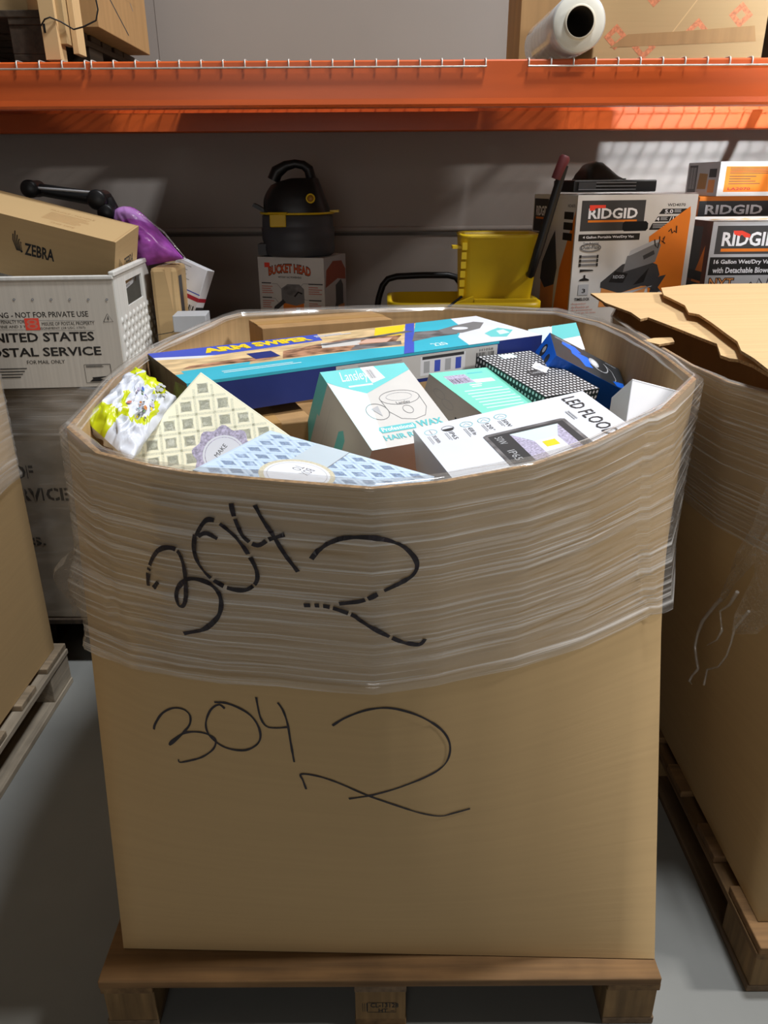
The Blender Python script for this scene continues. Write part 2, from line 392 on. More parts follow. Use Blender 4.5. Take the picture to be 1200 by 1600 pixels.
pallet('pallet under the stencilled grey mail bin', -1.75, -0.58, 2.12, 3.2, 0.17, 2)

# ------------------------------------------------------------------ bulk bins
def subdiv(poly, k):
    out = []
    for i in range(len(poly)):
        a, b = Vector(poly[i]), Vector(poly[(i + 1) % len(poly)])
        for j in range(k): out.append(a.lerp(b, j / k))
    return out
def base_match(rim, corners, rect):
    """rim polygon vertices, indices of the four that meet the base corners, base corner points (same order)"""
    n = len(rim); base = [None] * n
    for c in range(4):
        i0, i1 = corners[c], corners[(c + 1) % 4]
        if i1 <= i0: i1 += n
        ln = [0]
        for i in range(i0, i1): ln.append(ln[-1] + (Vector(rim[(i + 1) % n]) - Vector(rim[i % n])).length)
        for i in range(i0, i1 + 1):
            base[i % n] = Vector(rect[c]).lerp(Vector(rect[(c + 1) % 4]), ln[i - i0] / ln[-1])
    return base
class Bin:
    def __init__(s, rim, corners, rect, z0, z1, zr=None, k=3):
        base = base_match(rim, corners, rect)
        s.rim = subdiv([Vector(p) for p in rim], k); s.base = subdiv(base, k); s.z0 = z0; s.z1 = z1
        s.zr = zr or (lambda p: z1); s.n = len(s.rim)
        s.len = [0]
        for i in range(s.n): s.len.append(s.len[-1] + (s.rim[(i + 1) % s.n] - s.rim[i]).length)
    def at(s, i, z, off=0.0):
        i %= s.n; zt = s.zr(s.rim[i]); t = (zt - z) / (zt - s.z0); t = max(0.0, t)
        p = s.rim[i].lerp(s.base[i], t); a = s.rim[i - 1].lerp(s.base[i - 1], t); b = s.rim[(i + 1) % s.n].lerp(s.base[(i + 1) % s.n], t)
        d = (b - a); nrm = Vector((d.y, -d.x)).normalized()
        q = p + nrm * off; return Vector((q.x, q.y, z))
    def atu(s, u, z, off=0.0):
        """u = arc length along the rim"""
        u %= s.len[-1]
        for i in range(s.n):
            if s.len[i + 1] >= u: break
        f = (u - s.len[i]) / (s.len[i + 1] - s.len[i])
        return s.at(i, z, off).lerp(s.at(i + 1, z, off), f)
    def wall(s, parent, m, mi, thick=0.008):
        mb = MB(); lv = 24
        rows = [[(s.at(i, s.z0 + (s.zr(s.rim[i]) - s.z0) * j / lv)) for i in range(s.n)] for j in range(lv + 1)]
        mb.grid(rows, m, closed=True, smooth=True)
        rin = [[(s.at(i, s.z0 + (s.zr(s.rim[i]) - s.z0) * j / lv, -thick)) for i in range(s.n)] for j in range(lv + 1)]
        mb.grid(rin, mi, closed=True, smooth=True, flip=True)
        mb.grid([rows[-1], rin[-1]], EDGE, closed=True, smooth=False)
        mb.poly([p + Vector((0, 0, 0.002)) for p in rin[0]], mi)
        mb.grid([rin[0], rows[0]], EDGE, closed=True, smooth=False)
        s.outer = mb; return mb.build('bin_wall', parent)
    def film(s, parent, zlow, m, name='stretch_wrap', top=0.012, amp=0.004, extra=None, nu=300, nv=70, inner=0.012, edge=True):
        L = s.len[-1]; mb = MB(); us = [L * j / nu for j in range(nu)]
        rows = []; vv = []
        prof = [(-inner - 0.008, -0.006), (-inner * 0.6 - 0.004, top * 0.5), (-0.004, top)]
        def nz(u, z): return noise.noise(Vector((math.cos(2 * math.pi * u / L) * 4, math.sin(2 * math.pi * u / L) * 4, z * 120 + 1.5 * math.sin(2 * math.pi * u / L * 3))))
        for off, dz in prof:
            rows.append([s.atu(u, s.zr(s.atu(u, 1).xy) + dz + 0.004 * nz(u, dz), off) for u in us]); vv.append(dz)
        for j in range(nv + 1):
            row = []
            for u in us:
                zt = s.zr(s.atu(u, 1).xy); zl = zlow(u, s); f = j / nv; z = zt + (zl - zt) * f
                o = 0.006 + amp * (0.4 + nz(u, z) + 0.5 * noise.noise(Vector((math.cos(2 * math.pi * u / L) * 9, math.sin(2 * math.pi * u / L) * 9, z * 230))))
                if edge and f > 0.95: o += 0.004
                if extra: o += extra(s.atu(u, z), z)
                row.append(s.atu(u, z, max(o, 0.005)))
            rows.append(row); vv.append(-j / nv * 0.34)
        mb.grid(rows, m, closed=True, smooth=True, uvs=lambda i, j: (us[j % nu] + (L if j >= nu else 0), vv[min(i, len(vv) - 1)]))
        s.fm = mb; o = mb.build(name, parent)
        return o
def marker(mb_surface, strokes, width, name, parent, label, dash=0.0):
    """pen strokes laid on a curved surface"""
    bvh = BVHTree.FromPolygons([tuple(v) for v in mb_surface.v], mb_surface.f); mb = MB()
    for st in strokes:
        pts = []
        for i in range(len(st) - 1):
            a, b = Vector((*st[i], 0)), Vector((*st[i + 1], 0))
            p_, n_ = Vector((*st[max(i - 1, 0)], 0)), Vector((*st[min(i + 2, len(st) - 1)], 0))
            for k in range(5):
                t = k / 5
                pts.append(0.5 * ((2 * a) + (b - p_) * t + (2 * p_ - 5 * a + 4 * b - n_) * t * t + (3 * a - p_ - 3 * b + n_) * t ** 3))
        pts.append(Vector((*st[-1], 0)))
        rows = []
        for i, q in enumerate(pts):
            d = ray(q.x, q.y).normalized(); hit, nrm, _, _ = bvh.ray_cast(CAM, d)
            if hit is None: continue
            if nrm.dot(d) > 0: nrm = -nrm
            rows.append((hit + nrm * 0.0012, nrm))
        quad = []
        for i, (p, nrm) in enumerate(rows):
            t = (rows[min(i + 1, len(rows) - 1)][0] - rows[max(i - 1, 0)][0])
            if t.length < 1e-9: t = Vector((1, 0, 0))
            w = width * (0.75 + 0.35 * noise.noise(p * 60)); sd = nrm.cross(t.normalized()) * w / 2
            quad.append((p - sd, p + sd))
        for i in range(len(quad) - 1):
            if dash and noise.noise(rows[i][0] * 95) > dash: continue
            mb.poly([quad[i][0], quad[i + 1][0], quad[i + 1][1], quad[i][1]], INK)
    o = mb.build(name, parent); o['label'] = label; return o

ZR = 1.11
rim_px = [(104, 668), (150, 708), (230, 728), (300, 740), (430, 752), (580, 764), (690, 754), (830, 728), (930, 694), (1040, 640), (1088, 592), (1040, 555),
          (985, 522), (940, 503), (870, 487), (700, 480), (500, 484), (372, 490), (345, 497), (235, 546), (170, 595)]
rim_main = [PZ(x, y, ZR).xy for x, y in rim_px]
bin_main = thing('bulk_cardboard_bin', 'big open cardboard bin heaped with small boxes, marked 304 2 on its front', 'bulk bin', (0, 1.58, 0.13))
B1 = Bin(rim_main, [0, 9, 14, 17], [(-0.492, 1.0), (0.492, 0.972), (0.492, 2.19), (-0.492, 2.19)], 0.132, ZR)
def reparent(o, t): o.parent = t; o.matrix_parent_inverse = Matrix.Translation(-Vector(t.location)); return o
reparent(B1.wall(None, KRAFT, KRAFT_IN), bin_main)
def low_main(u, s):
    p = s.atu(u, 1.0)
    return 0.775 + 0.018 * math.sin(u * 2.1) - 0.03 * max(0.0, min(1.0, (-0.15 - p.x) / 0.35)) + 0.01 * noise.noise(Vector((u * 3, 0, 0)))
def bulge(p, z):
    a = 0.0
    if p.x < -0.4 and p.y < 1.75:
        a += 0.020 * math.exp(-((z - 0.86) / 0.04) ** 2) * math.exp(-((p.y - 1.15) / 0.16) ** 2)
        a += 0.012 * max(0, (z - 0.9) / 0.2) * (0.6 + 0.4 * math.sin(p.y * 9))
    if p.x > 0.4 and p.y > 1.1: a += 0.008
    return a
wrap = B1.film(None, low_main, FILM, extra=bulge, nu=330, nv=150, amp=0.0016, top=0.010, inner=0.012); reparent(wrap, bin_main); wrap['label'] = 'clear creased stretch film wound around the upper half'
def sh(pts, s, ox, oy): return [(ox + x / s, oy + y / s) for x, y in pts]
up = [[(315, 518), (297, 538), (285, 525), (285, 490), (295, 450), (315, 420), (345, 410), (375, 420), (392, 455), (400, 500), (402, 560), (395, 590), (380, 590), (372, 560), (378, 535), (400, 512), (430, 508), (470, 520), (500, 545), (512, 580), (505, 620), (480, 650), (450, 668), (395, 678)],
      [(430, 370), (428, 420), (445, 465), (480, 505), (530, 535), (580, 543), (612, 530), (625, 505), (618, 470), (590, 420), (555, 375), (520, 345), (490, 325), (465, 325), (445, 350), (435, 372)], [(440, 375), (465, 365), (500, 382)],
      [(543, 272), (550, 305), (565, 345), (585, 380), (625, 403), (660, 385), (710, 370)], [(617, 277), (640, 320), (670, 365), (710, 430), (752, 485)],
      [(793, 445), (815, 420), (850, 395), (900, 380), (960, 378), (1020, 385), (1075, 403), (1110, 435), (1123, 465), (1110, 495), (1070, 520), (1020, 545), (970, 570), (930, 580), (880, 585)],
      [(770, 590), (830, 592), (880, 605), (925, 622), (950, 640), (1000, 670), (1045, 692), (1085, 707), (1130, 712), (1148, 695)]]
reparent(marker(B1.fm, [sh(s, 2.0, 90, 650) for s in up[:5]], 0.0085, 'marker_writing', None, 'thick purple-black 304 written on the film', 0.40), bin_main)
reparent(marker(B1.fm, [sh(s, 2.0, 90, 650) for s in up[5:]], 0.0085, 'marker_writing', None, 'thick purple-black 2 written on the film', 0.40), bin_main)
lo = [[(88, 148), (92, 130), (115, 95), (150, 77), (185, 80), (208, 100), (208, 130), (190, 155), (160, 185), (140, 200), (150, 185), (190, 160), (240, 157), (280, 170), (295, 188), (285, 215), (250, 240), (210, 252), (175, 258), (170, 248)],
      [(325, 78), (305, 65), (280, 80), (265, 110), (262, 140), (275, 170), (310, 200), (350, 215), (395, 217), (430, 200), (444, 175), (438, 140), (415, 105), (380, 80), (330, 60), (290, 57)],
      [(430, 40), (435, 70), (445, 110), (465, 138), (500, 143), (535, 140)], [(502, 58), (520, 85), (535, 130), (545, 190), (557, 257)],
      [(685, 135), (730, 108), (800, 83), (870, 76), (940, 90), (1000, 115), (1050, 150), (1075, 190), (1075, 235), (1050, 275), (990, 310), (900, 345), (830, 365), (790, 373), (740, 380)],
      [(597, 348), (587, 320), (580, 298), (630, 303), (700, 325), (800, 368), (900, 403), (980, 428), (1045, 438), (1090, 428), (1145, 413)]]
reparent(marker(B1.outer, [sh(s, 2.143, 200, 1070) for s in lo[:4]], 0.0044, 'marker_writing', None, 'thin black 304 written on the bare cardboard'), bin_main)
reparent(marker(B1.outer, [sh(s, 2.143, 200, 1070) for s in lo[4:]], 0.0044, 'marker_writing', None, 'thin black 2 written on the bare cardboard'), bin_main)
# loose film: ruffle and hanging strand at the left corner
mb = MB()
a = PX(112, 890, -0.5); rows = []
for i in range(13):
    f = i / 12; y = 1.06 + 0.16 * f
    rows.append([Vector((-0.492 - 0.028 * math.sin(math.pi * min(1, g * 1.3)) * (0.7 + 0.3 * math.sin(f * 9)) - 0.004, y, 0.905 - 0.085 * g + 0.008 * math.sin(f * 7 + g * 4))) for g in [k / 8 for k in range(9)]])
mb.grid(rows, FILM_L, uvs=lambda i, j: (i / 12, j / 8))
mb.tube([(-0.487, 1.13, 0.77), (-0.492, 1.135, 0.72), (-0.489, 1.13, 0.67), (-0.494, 1.132, 0.62)], [0.005, 0.004, 0.003, 0.001], FILM_L, 6)
reparent(mb.build('loose_film', None), bin_main)

# ------------------------------------------------------------------ neighbouring bins
rimR = [(0.80, 1.19), (1.0, 1.03), (1.25, 0.98), (1.5, 1.03), (1.72, 1.25), (1.76, 1.6), (1.75, 2.1), (1.62, 2.38), (1.4, 2.45), (1.1, 2.46), (0.85, 2.455), (0.725, 2.43), (0.66, 2.25), (0.645, 1.95), (0.645, 1.6), (0.66, 1.45), (0.70, 1.36)]
binR = thing('bulk_cardboard_bin', 'brown cardboard bin at right edge with torn flaps folded over its top', 'bulk bin', (1.22, 1.7, 0.128))
B2 = Bin(rimR, [0, 3, 7, 11], [(0.718, 1.05), (1.72, 1.05), (1.72, 2.25), (0.718, 2.25)], 0.13, 1.09)
reparent(B2.wall(None, KRAFT, KRAFT_DK), binR)
w2 = B2.film(None, lambda u, s: 0.80 + 0.05 * noise.noise(Vector((u * 2, 3, 0))), FILM, nu=240, nv=90, amp=0.002, top=0.004, inner=0.0, extra=lambda p, z: -0.001); reparent(w2, binR)
def sheet(poly, th, m, me, parent, name, zf):
    """a corrugated flap: outline, thickness, height function"""
    mb = MB(); top = [Vector((x, y, zf(x, y))) for x, y in poly]; bot = [p - Vector((0, 0, th)) for p in top]
    mb.poly(top, m); mb.poly(bot[::-1], m); mb.grid([bot, top], me, closed=True, smooth=False)
    if sum(top[i].x * top[(i + 1) % len(top)].y - top[(i + 1) % len(top)].x * top[i].y for i in range(len(top))) < 0:
        mb.f = [f[::-1] for f in mb.f]
    return reparent(mb.build(name, None), parent)
zfl = lambda x, y: 1.125 + 0.012 * (x - 0.65)
f1 = [PZ(x, y, 1.125).xy for x, y in [(923, 458), (946, 473), (986, 488), (1001, 498.5), (1013, 496), (1034, 504), (1060, 514), (1090, 526), (1120, 537.5), (1126, 555), (1140, 560), (1155, 562), (1176, 570), (1200, 584)]]
f1 += [(0.75, 1.3), (0.84, 1.24), (0.95, 1.3), (0.95, 2.3), PZ(1032, 458, 1.125).xy]
sheet([tuple(p) for p in f1], 0.006, KRAFT_FLAP, EDGE, binR, 'torn_top_flap', zfl)
f2 = [PZ(x, y, 1.145).xy for x, y in [(1033, 451), (1037, 462), (1050, 468), (1070, 478), (1076, 489), (1092, 492), (1112, 505), (1135, 522), (1152, 534), (1158, 548), (1178, 560), (1200, 577)]]
f2 += [(0.8, 1.3), (1.1, 1.15), (1.6, 1.3), (1.66, 2.2), (1.5, 2.43), PZ(1200, 446, 1.145).xy, PZ(1083, 446, 1.145).xy]
sheet([tuple(p) for p in f2], 0.006, KRAFT_FLAP, EDGE, binR, 'torn_top_flap', lambda x, y: 1.145 + 0.012 * (x - 0.65))
f3 = [PZ(x, y, 1.1).xy for x, y in [(1004, 532), (1022, 528), (1050, 527), (1054, 534), (1030, 538)]]
sheet([tuple(p) for p in f3], 0.005, KRAFT_FLAP, EDGE, binR, 'bent_rim_flap', lambda x, y: 1.1)
mb = MB()   # torn film hanging off the bin's side
def ribbon(mb, px_pts, X, w, m):
    rows = []
    for (x, y), ww in zip(px_pts, w):
        p = PX(x, y, X - 0.004 * math.sin(y * 0.11)); rows.append([p + Vector((0.006 * math.sin(k * 2.2 + y * 0.06), (k / 4 - 0.5) * ww, 0)) for k in range(5)])
    mb.grid(rows, m, uvs=lambda i, j: (j / 4, i / len(rows)))
ribbon(mb, [(1215, 770), (1200, 790), (1180, 830), (1165, 870), (1145, 905), (1130, 930), (1124, 940)], 0.672, [0.06, 0.05, 0.045, 0.05, 0.04, 0.025, 0.012], FILM_L)
ribbon(mb, [(1230, 840), (1205, 880), (1195, 920), (1180, 950), (1165, 975), (1150, 988)], 0.676, [0.12, 0.10, 0.11, 0.10, 0.07, 0.012], FILM_L)
mb.tube([PX(x, y, 0.668) for x, y in [(1126, 936), (1112, 952), (1098, 970), (1090, 990), (1086, 1010), (1088, 1030), (1091, 1045), (1082, 1055), (1077, 1064), (1081, 1069)]], [0.004, 0.004, 0.004, 0.003, 0.003, 0.003, 0.003, 0.0025, 0.003, 0.001], FILM_D, 6)
mb.tube([PX(x, y, 0.670) for x, y in [(1152, 925), (1140, 945), (1125, 955), (1127, 975), (1128, 985), (1120, 1000), (1105, 1008)]], [0.004, 0.003, 0.002, 0.002, 0.003, 0.002, 0.001], FILM_D, 6)
mb.tube([PX(x, y, 0.672) for x, y in [(1170, 955), (1148, 982), (1142, 1005), (1135, 1025), (1122, 1042), (1105, 1046), (1102, 1060), (1100, 1070)]], [0.003, 0.003, 0.002, 0.002, 0.002, 0.002, 0.002, 0.003], FILM_D, 6)
reparent(mb.build('torn_film_strand', None), binR)

rimL = [(-1.98, 0.62), (-1.5, 0.55), (-1.05, 0.62), (-1.005, 0.95), (-1.0, 1.4), (-1.0, 1.8), (-1.008, 2.0), (-1.1, 2.05), (-1.5, 2.07), (-1.95, 2.03), (-2.05, 1.6), (-2.05, 1.0)]
binL = thing('bulk_cardboard_bin', 'plain cardboard bin at left edge on the weathered grey pallet', 'bulk bin', (-1.5, 1.35, 0.14))
B3 = Bin(rimL, [0, 2, 6, 9], [(-1.99, 0.75), (-1.012, 0.75), (-1.012, 2.0), (-1.99, 2.0)], 0.142, 1.12)
reparent(B3.wall(None, KRAFT, KRAFT_DK), binL)
w3 = B3.film(None, lambda u, s: 0.70 + 0.05 * noise.noise(Vector((u * 3, 1, 0))) + 0.10 * max(0, 1.7 - s.atu(u, 1).y), FILM_D, nu=240, nv=60, amp=0.003); reparent(w3, binL)

MAILBIN = mat('grey_fibre_board', (150, 140, 126), 0.6, var=0.14, scale=(5, 5, 9), detail=7)
binU = thing('mail_transport_bin', 'grey mail bin stencilled with black letters under the white postal tub', 'bulk bin', (-1.165, 2.64, 0.17))
mb = MB(); D = (1.15, 1.02, 0.745); mb.box((0, 0, D[2] / 2), D, MAILBIN)
p = carton_faces(mb, D)['front']
def onface(px, py): q = PY(px, py, 2.13); return ((q.x + 1.165 + D[0] / 2) / D[0], (q.z - 0.17) / D[2])
def stencil(t, x0, y0, x1, y1):
    a = onface(x0, y1); b = onface(x1, y0); p.text(t, a[0], a[1], b[0], b[1], BLACK, 0.03)
    for i in range(1, 2 * len(t), 2):
        xx = a[0] + (b[0] - a[0]) * i / (2 * len(t)); p.rect(xx - 0.0016, a[1] - 0.002, xx + 0.0016, b[1] + 0.002, MAILBIN)
stencil('OF', 22, 727, 50, 748); stencil('SERVICE', 2, 762, 106, 783); stencil('S.', 52, 839, 70, 852)
mb.build('bin_wall', binU, 0.006)
mb = MB(); nu, nv = 60, 24; L4 = [(-1, -1), (1, -1), (1, 1), (-1, 1)]
rows = []
for j in range(nv + 1):
    z = D[2] + 0.006 - 0.16 * max(0, j - 3) / nv; ins = 0.05 * max(0, 3 - j) / 3; row = []
    for i in range(4 * nu):
        a, b = Vector(L4[i // nu]), Vector(L4[(i // nu + 1) % 4]); q = a.lerp(b, (i % nu) / nu)
        o = 0.007 + 0.006 * noise.noise(Vector((q.x * 6, q.y * 6, z * 30)))
        row.append(Vector((q.x * (D[0] / 2 + o - ins), q.y * (D[1] / 2 + o - ins), z + 0.004 * noise.noise(Vector((q.x * 5, q.y * 5, 7))))))
    rows.append(row)
mb.grid(rows, FILM_D, closed=True, uvs=lambda i, j: (j / nu, i / nv * 0.4)); mb.build('stretch_wrap', binU)
mb = MB(); rows = [[Vector((-D[0] / 2 + D[0] * i / 40, -D[1] / 2 - 0.006 - 0.003 * noise.noise(Vector((i * .3, j * .9, 0))), D[2] - 0.15 - (D[2] - 0.16) * j / 20)) for i in range(41)] for j in range(21)]
mb.grid(rows, film_mat('thin_film', 0.05, 0.22, 3, 9), uvs=lambda i, j: (j / 20, i / 20), flip=True); mb.build('film_sheet', binU)

# ------------------------------------------------------------------ boxes heaped in the bin
def p_long(F):
    t = F['top']
    t.rect(0, 0, 1, 1, SAND); t.poly([(0, 0), (0, .26), (.2, .3), (.5, .3), (.62, .22), (.6, 0)], CYAN); t.poly([(.02, .26), (.18, .3), (.19, .37), (.02, .34)], CYAN)
    t.poly([(0, 1), (0, .80), (.14, .70), (.44, .76), (.46, 1)], ROYAL); t.poly([(0, .84), (0, .76), (.1, .66), (.14, .7)], ICE)
    t.poly([(.03, .4), (.24, .36), (.27, .42), (.17, .5), (.05, .46)], RUST); t.poly([(.27, .34), (.57, .3), (.66, .62), (.5, .72), (.3, .56)], RUST)
    t.poly([(.45, .32), (.60, .3), (.62, .42), (.49, .46)], SLATE); t.poly([(.58, .66), (.66, .62), (.74, .98), (.64, .98)], YEL); t.poly([(.40, .5), (.50, .46), (.53, .60), (.42, .66)], OFFW); t.poly([(.5, .5), (.58, .44), (.62, .56), (.55, .62)], PINKBR)
    t.rect(.21, .42, .275, .62, NAVY); t.small(.1, .12, .34, .2, 2, PALETEAL, .4)
    t.poly([(.57, 0), (.78, 1), (1, 1), (1, 0)], CYAN); t.poly([(.55, 0), (.745, 1), (.775, 1), (.58, 0)], ROYAL); t.poly([(.75, 0), (.78, .3), (.86, .6), (.905, 1), (1, 1), (1, 0)], ICE)
    t.poly([(.64, .34), (.71, .66), (.78, .62), (.82, .5), (.8, .4), (.72, .4)], SLATE); t.poly([(.77, .46), (.82, .42), (.9, .5), (.96, .70), (.94, .78), (.86, .72), (.78, .62)], MIDG); t.poly([(.4, .62), (.7, .74), (.71, .68), (.42, .57)], SLATE)
    t.ell(.85, .59, .025, .06, ICE); t.poly([(.86, .16), (.9, .1), (.97, .3), (.95, .44), (.91, .38), (.87, .3)], TEALM); t.poly([(.9, .2), (.94, .22), (.95, .36), (.92, .34)], PALETEAL)
    t.text('220', .665, .1, .71, .2, PALETEAL, .02)
    t.text('ARM', .125, .79, .245, .95, YEL, .06); t.text('SWIPER', .26, .80, .42, .96, YEL, .06); t.small(.44, .86, .56, .94, 2, ICE)
    f = F['front']; f.rect(0, .92, .85, 1, CYAN); f.rect(.36, .12, .845, .9, OFFW); f.rect(.60, .2, .74, .82, WHITE); f.rect(.605, .72, .735, .82, CHAR)
    for k in range(4): f.rect(.61 + k * .033, .28, .628 + k * .033, .66, ROYAL if k in (1, 3) else LTG)
    f.bars(.775, .25, .835, .7, 12, CHAR); f.bars(.365, .3, .385, .8, 5, MIDG); f.small(.42, .66, .58, .84, 2, LTG); f.text('H1058', .785, .74, .83, .82, CHAR)
    l = F['left']; l.rect(0, 0, 1, 1, DKPIC); l.poly([(.55, 0), (.95, .1), (.98, .9), (.72, .8)], GREENPIC); l.rect(.8, .1, .93, .5, SLATE)
carton('board_game_carton', 'long blue picture carton lying across the back of the open bin', 'box', (-0.0597, 1.7437, 1.0871 - 0.010), (2.29, -0.29, 30.87), (0.87, 0.261, 0.068), NAVY, p_long, bevel=0.0012)

def damask(t, m, m2, n):
    """speckled squares set on the diagonal between ornamental bands"""
    c = 1.0 / n
    for i in range(-1, 2 * n + 2):
        for j in range(-1, 2 * n + 2):
            if (i + j) % 2: continue
            a, b = i * c / 2, j * c / 2; r = c * 0.33
            if not (r < a < 1 - r and r < b < 1 - r): continue
            t.poly([(a + r, b), (a + r * .42, b + r * .42), (a, b + r), (a - r * .42, b + r * .42), (a - r, b), (a - r * .42, b - r * .42), (a, b - r), (a + r * .42, b - r * .42)], m2); t.k -= 1
            t.poly([(a + r * .7, b + r * .06), (a + r * .06, b + r * .7), (a - r * .7, b - r * .06), (a - r * .06, b - r * .7)], m2); t.k -= 1
            r2 = r * .72; t.line([(a + r2, b), (a, b + r2), (a - r2, b), (a, b - r2), (a + r2, b)], 0.0035, m); t.k -= 1
    for k in range(-n, 2 * n):
        for sg in (1, -1):
            o = (k + .5) * c; P = []
            for q in range(0, 41):
                a = q / 40; b = (a - o) if sg > 0 else (o - a + 0.0)
                if 0.02 < b < 0.98 and 0.02 < a < 0.98: P.append((a, b))
            if len(P) > 2: t.line(P, 0.0045, m); t.k -= 1
    t.k += 1
CREAMSP = mat('cream_speckle', (228, 230, 214), 0.5, var=0.10, scale=(420, 420, 420), detail=2)
BABYSP = mat('blue_speckle', (180, 202, 230), 0.45, var=0.14, scale=(420, 420, 420), detail=2)
def p_yel(F):
    t = F['top']; t.rect(.012, .012, .988, .988, CREAM); damask(t, CREAMPAT, CREAMSP, 6)
    t.poly([(.64 + .19 * (1 + .08 * math.cos(9 * q)) * math.cos(q), .52 + .19 * (1 + .08 * math.cos(9 * q)) * math.sin(q)) for q in [2 * math.pi * k / 60 for k in range(60)]], LILAC); t.ell(.64, .52, .135, .135, ICE, 28); t.ring(.64, .52, .12, .12, .0012, LILAC)
    t.text('MAKE', .60, .54, .70, .57, CHAR, 0); t.text('UP', .62, .48, .66, .51, CHAR, 0)
carton('gift_box', 'cream gift box with lattice pattern standing on its corner beside the blue one', 'box', (-0.2954, 1.2547, 0.9741), (39.39, -36.86, 43.48), (0.27, 0.27, 0.05), mat('cream_box_side', (232, 230, 206), 0.55, var=0.03), p_yel, bevel=0.0015)
# pale blue gift box, its far corner up
A = PY(422, 672.5, 1.2); Lc = PY(301, 734, 1.0)
best = min((PY(679, 744.5, 0.8 + 0.0005 * k) for k in range(1000)), key=lambda q: abs((Lc - A).dot(q - A)))
ex = (best - A).normalized(); ey = (A - Lc); ey = (ey - ex * ey.dot(ex)).normalized(); ez = ex.cross(ey)
lx, ly = (best - A).length, (A - Lc).length
Mrot = Matrix((ex, ey, ez)).transposed(); eul = [math.degrees(a) for a in Mrot.to_euler()]
cen = A + ex * lx / 2 - ey * ly / 2 - ez * 0.03
def p_blu(F):
    t = F['top']; t.rect(.012, .012, .988, .988, BABY); damask(t, BABYPAT, BABYSP, 6)
    t.rect(.30, 0, .50, 1, BAND); t.line([(.50, 0), (.50, 1)], .0012, MIDG)
    t.ell(.42, .38, .19, .27, mat('gold_rim', (206, 200, 176), .4, var=.1, scale=(300, 300, 300)), 30); t.ell(.42, .38, .165, .235, ICE, 30); t.ring(.42, .38, .15, .21, .001, LTG); t.text('TO', .36, .44, .41, .52, MIDG, rot=90); t.text('BOX', .42, .40, .47, .52, MIDG, rot=90)
carton('gift_box', 'pale blue gift box with grey band at the front rim of the bin', 'box', cen, eul, (lx, ly, 0.06), mat('blue_box_side', (186, 206, 228), 0.5, var=0.03), p_blu, bevel=0.0015)

def p_lan(F):
    t = F['top']; t.poly([(0, 1), (1, 1), (1, .9), (.34, .66), (.08, .80), (0, .86)], TEALM); t.poly([(.03, .82), (.34, .66), (.16, .0), (0, 0), (0, .85)], PALETEAL)
    t.text('Lansley', .16, .80, .46, .97, WHITE, .0, shear=.04); t.small(.2, .74, .5, .78, 1, WHITE, .5, .1); t.poly([(.48, .78), (.66, .83), (.62, 1), (.46, 1)], WHITE); t.bars(.5, .84, .58, .96, 6, MIDG)
    c = LTG
    t.ring(.66, .56, .23, .09, .0011, MIDG); t.ring(.66, .57, .15, .05, .0009, c); t.line([(.43, .56), (.44, .40), (.52, .30), (.66, .27), (.80, .30), (.88, .40), (.89, .56)], .0011, MIDG)
    t.ring(.66, .40, .055, .05, .001, MIDG); t.text('Lansley', .58, .465, .74, .51, MIDG, 0); t.ring(.32, .42, .12, .10, .0012, MIDG); t.poly([(.27, .46), (.36, .49), (.34, .36)], LTG)
    t.poly([(.20, .20), (.22, .235), (.60, .235), (.62, .205), (.6, .165), (.22, .165)], TEALTX); t.text('Professional', .23, .18, .59, .225, WHITE, .02)
    t.text('WAX', .64, .17, .94, .245, TEALTX, .03); t.text('HAIR REMOVAL', .2, .075, .94, .135, TEALTX, .02)
    l = F['left']; l.rect(0, .55, .16, 1, TEALM); l.poly([(0, 0), (.12, 0), (.12, .99), (0, .99)], TEALM); l.poly([(.5, .02), (.62, .02), (.62, .7), (.56, .78), (.5, .7)], TEALM)
    l.line([(.3, .0), (.3, .8)], .0008, LTG)
carton('wax_heater_carton', 'white and teal carton with a drawn wax pot, tilted up in mid bin', 'box', (-0.0119, 1.4188, 0.9916), (27.38, 1.21, 31.59), (0.1872, 0.2149, 0.1758), OFFW, p_lan, sides={'front': PINKBR}, bevel=0.0015)
def p_teal(F):
    t = F['top']; t.rect(0, 0, 1, 1, MINT); t.rect(.14, .70, .5, .9, LILAC); t.bars(.16, .72, .46, .82, 10, CHAR); t.small(.55, .86, .92, .92, 1, TEALTX); t.rect(.5, .68, .84, .76, WHITE); t.small(.36, .58, .6, .66, 2, WHITE)
    t.small(.16, .1, .9, .54, 7, PALETEAL, .28, .25)
    l = F['left']; l.ring(.25, .7, .1, .1, .001, LTG); l.ring(.42, .6, .1, .1, .001, LTG); l.ell(.6, .42, .015, .03, CHAR)
carton('wax_heater_carton', 'mint green carton back with white lines, behind the white flood light carton', 'box', (0.2066, 1.5868, 1.0062), (17.65, 4.08, 39.13), (0.1754, 0.1798, 0.08), mat('grey_carton_side', (196, 194, 188), 0.55, var=0.02), p_teal, bevel=0.0015)
def p_dot(F):
    for key, n, mcol in (('top', 15, WHITE), ('left', 22, WHITE), ('front', 15, WHITE)):
        t = F[key]; t.rect(0, 0, 1, 1, CHAR if key == 'top' else DKGREEN); c = t.w / n; rows = max(1, int(t.h / c))
        for i in range(n):
            for j in range(rows):
                t.ell((i + .5) / n, (j + .5) / rows, .30 / n, .32 / rows, mcol, 6); t.k -= 1
        t.k += 1
    t = F['top']; t.rect(.34, .42, .62, .56, CHAR); t.text('Lovely', .38, .46, .58, .53, LTG); t.poly([(.6, .46), (.8, .56), (.74, .72), (.54, .62)], WHITE); t.bars(.62, .55, .72, .64, 6, LTG); t.rect(.34, .88, .6, .97, PALETEAL)
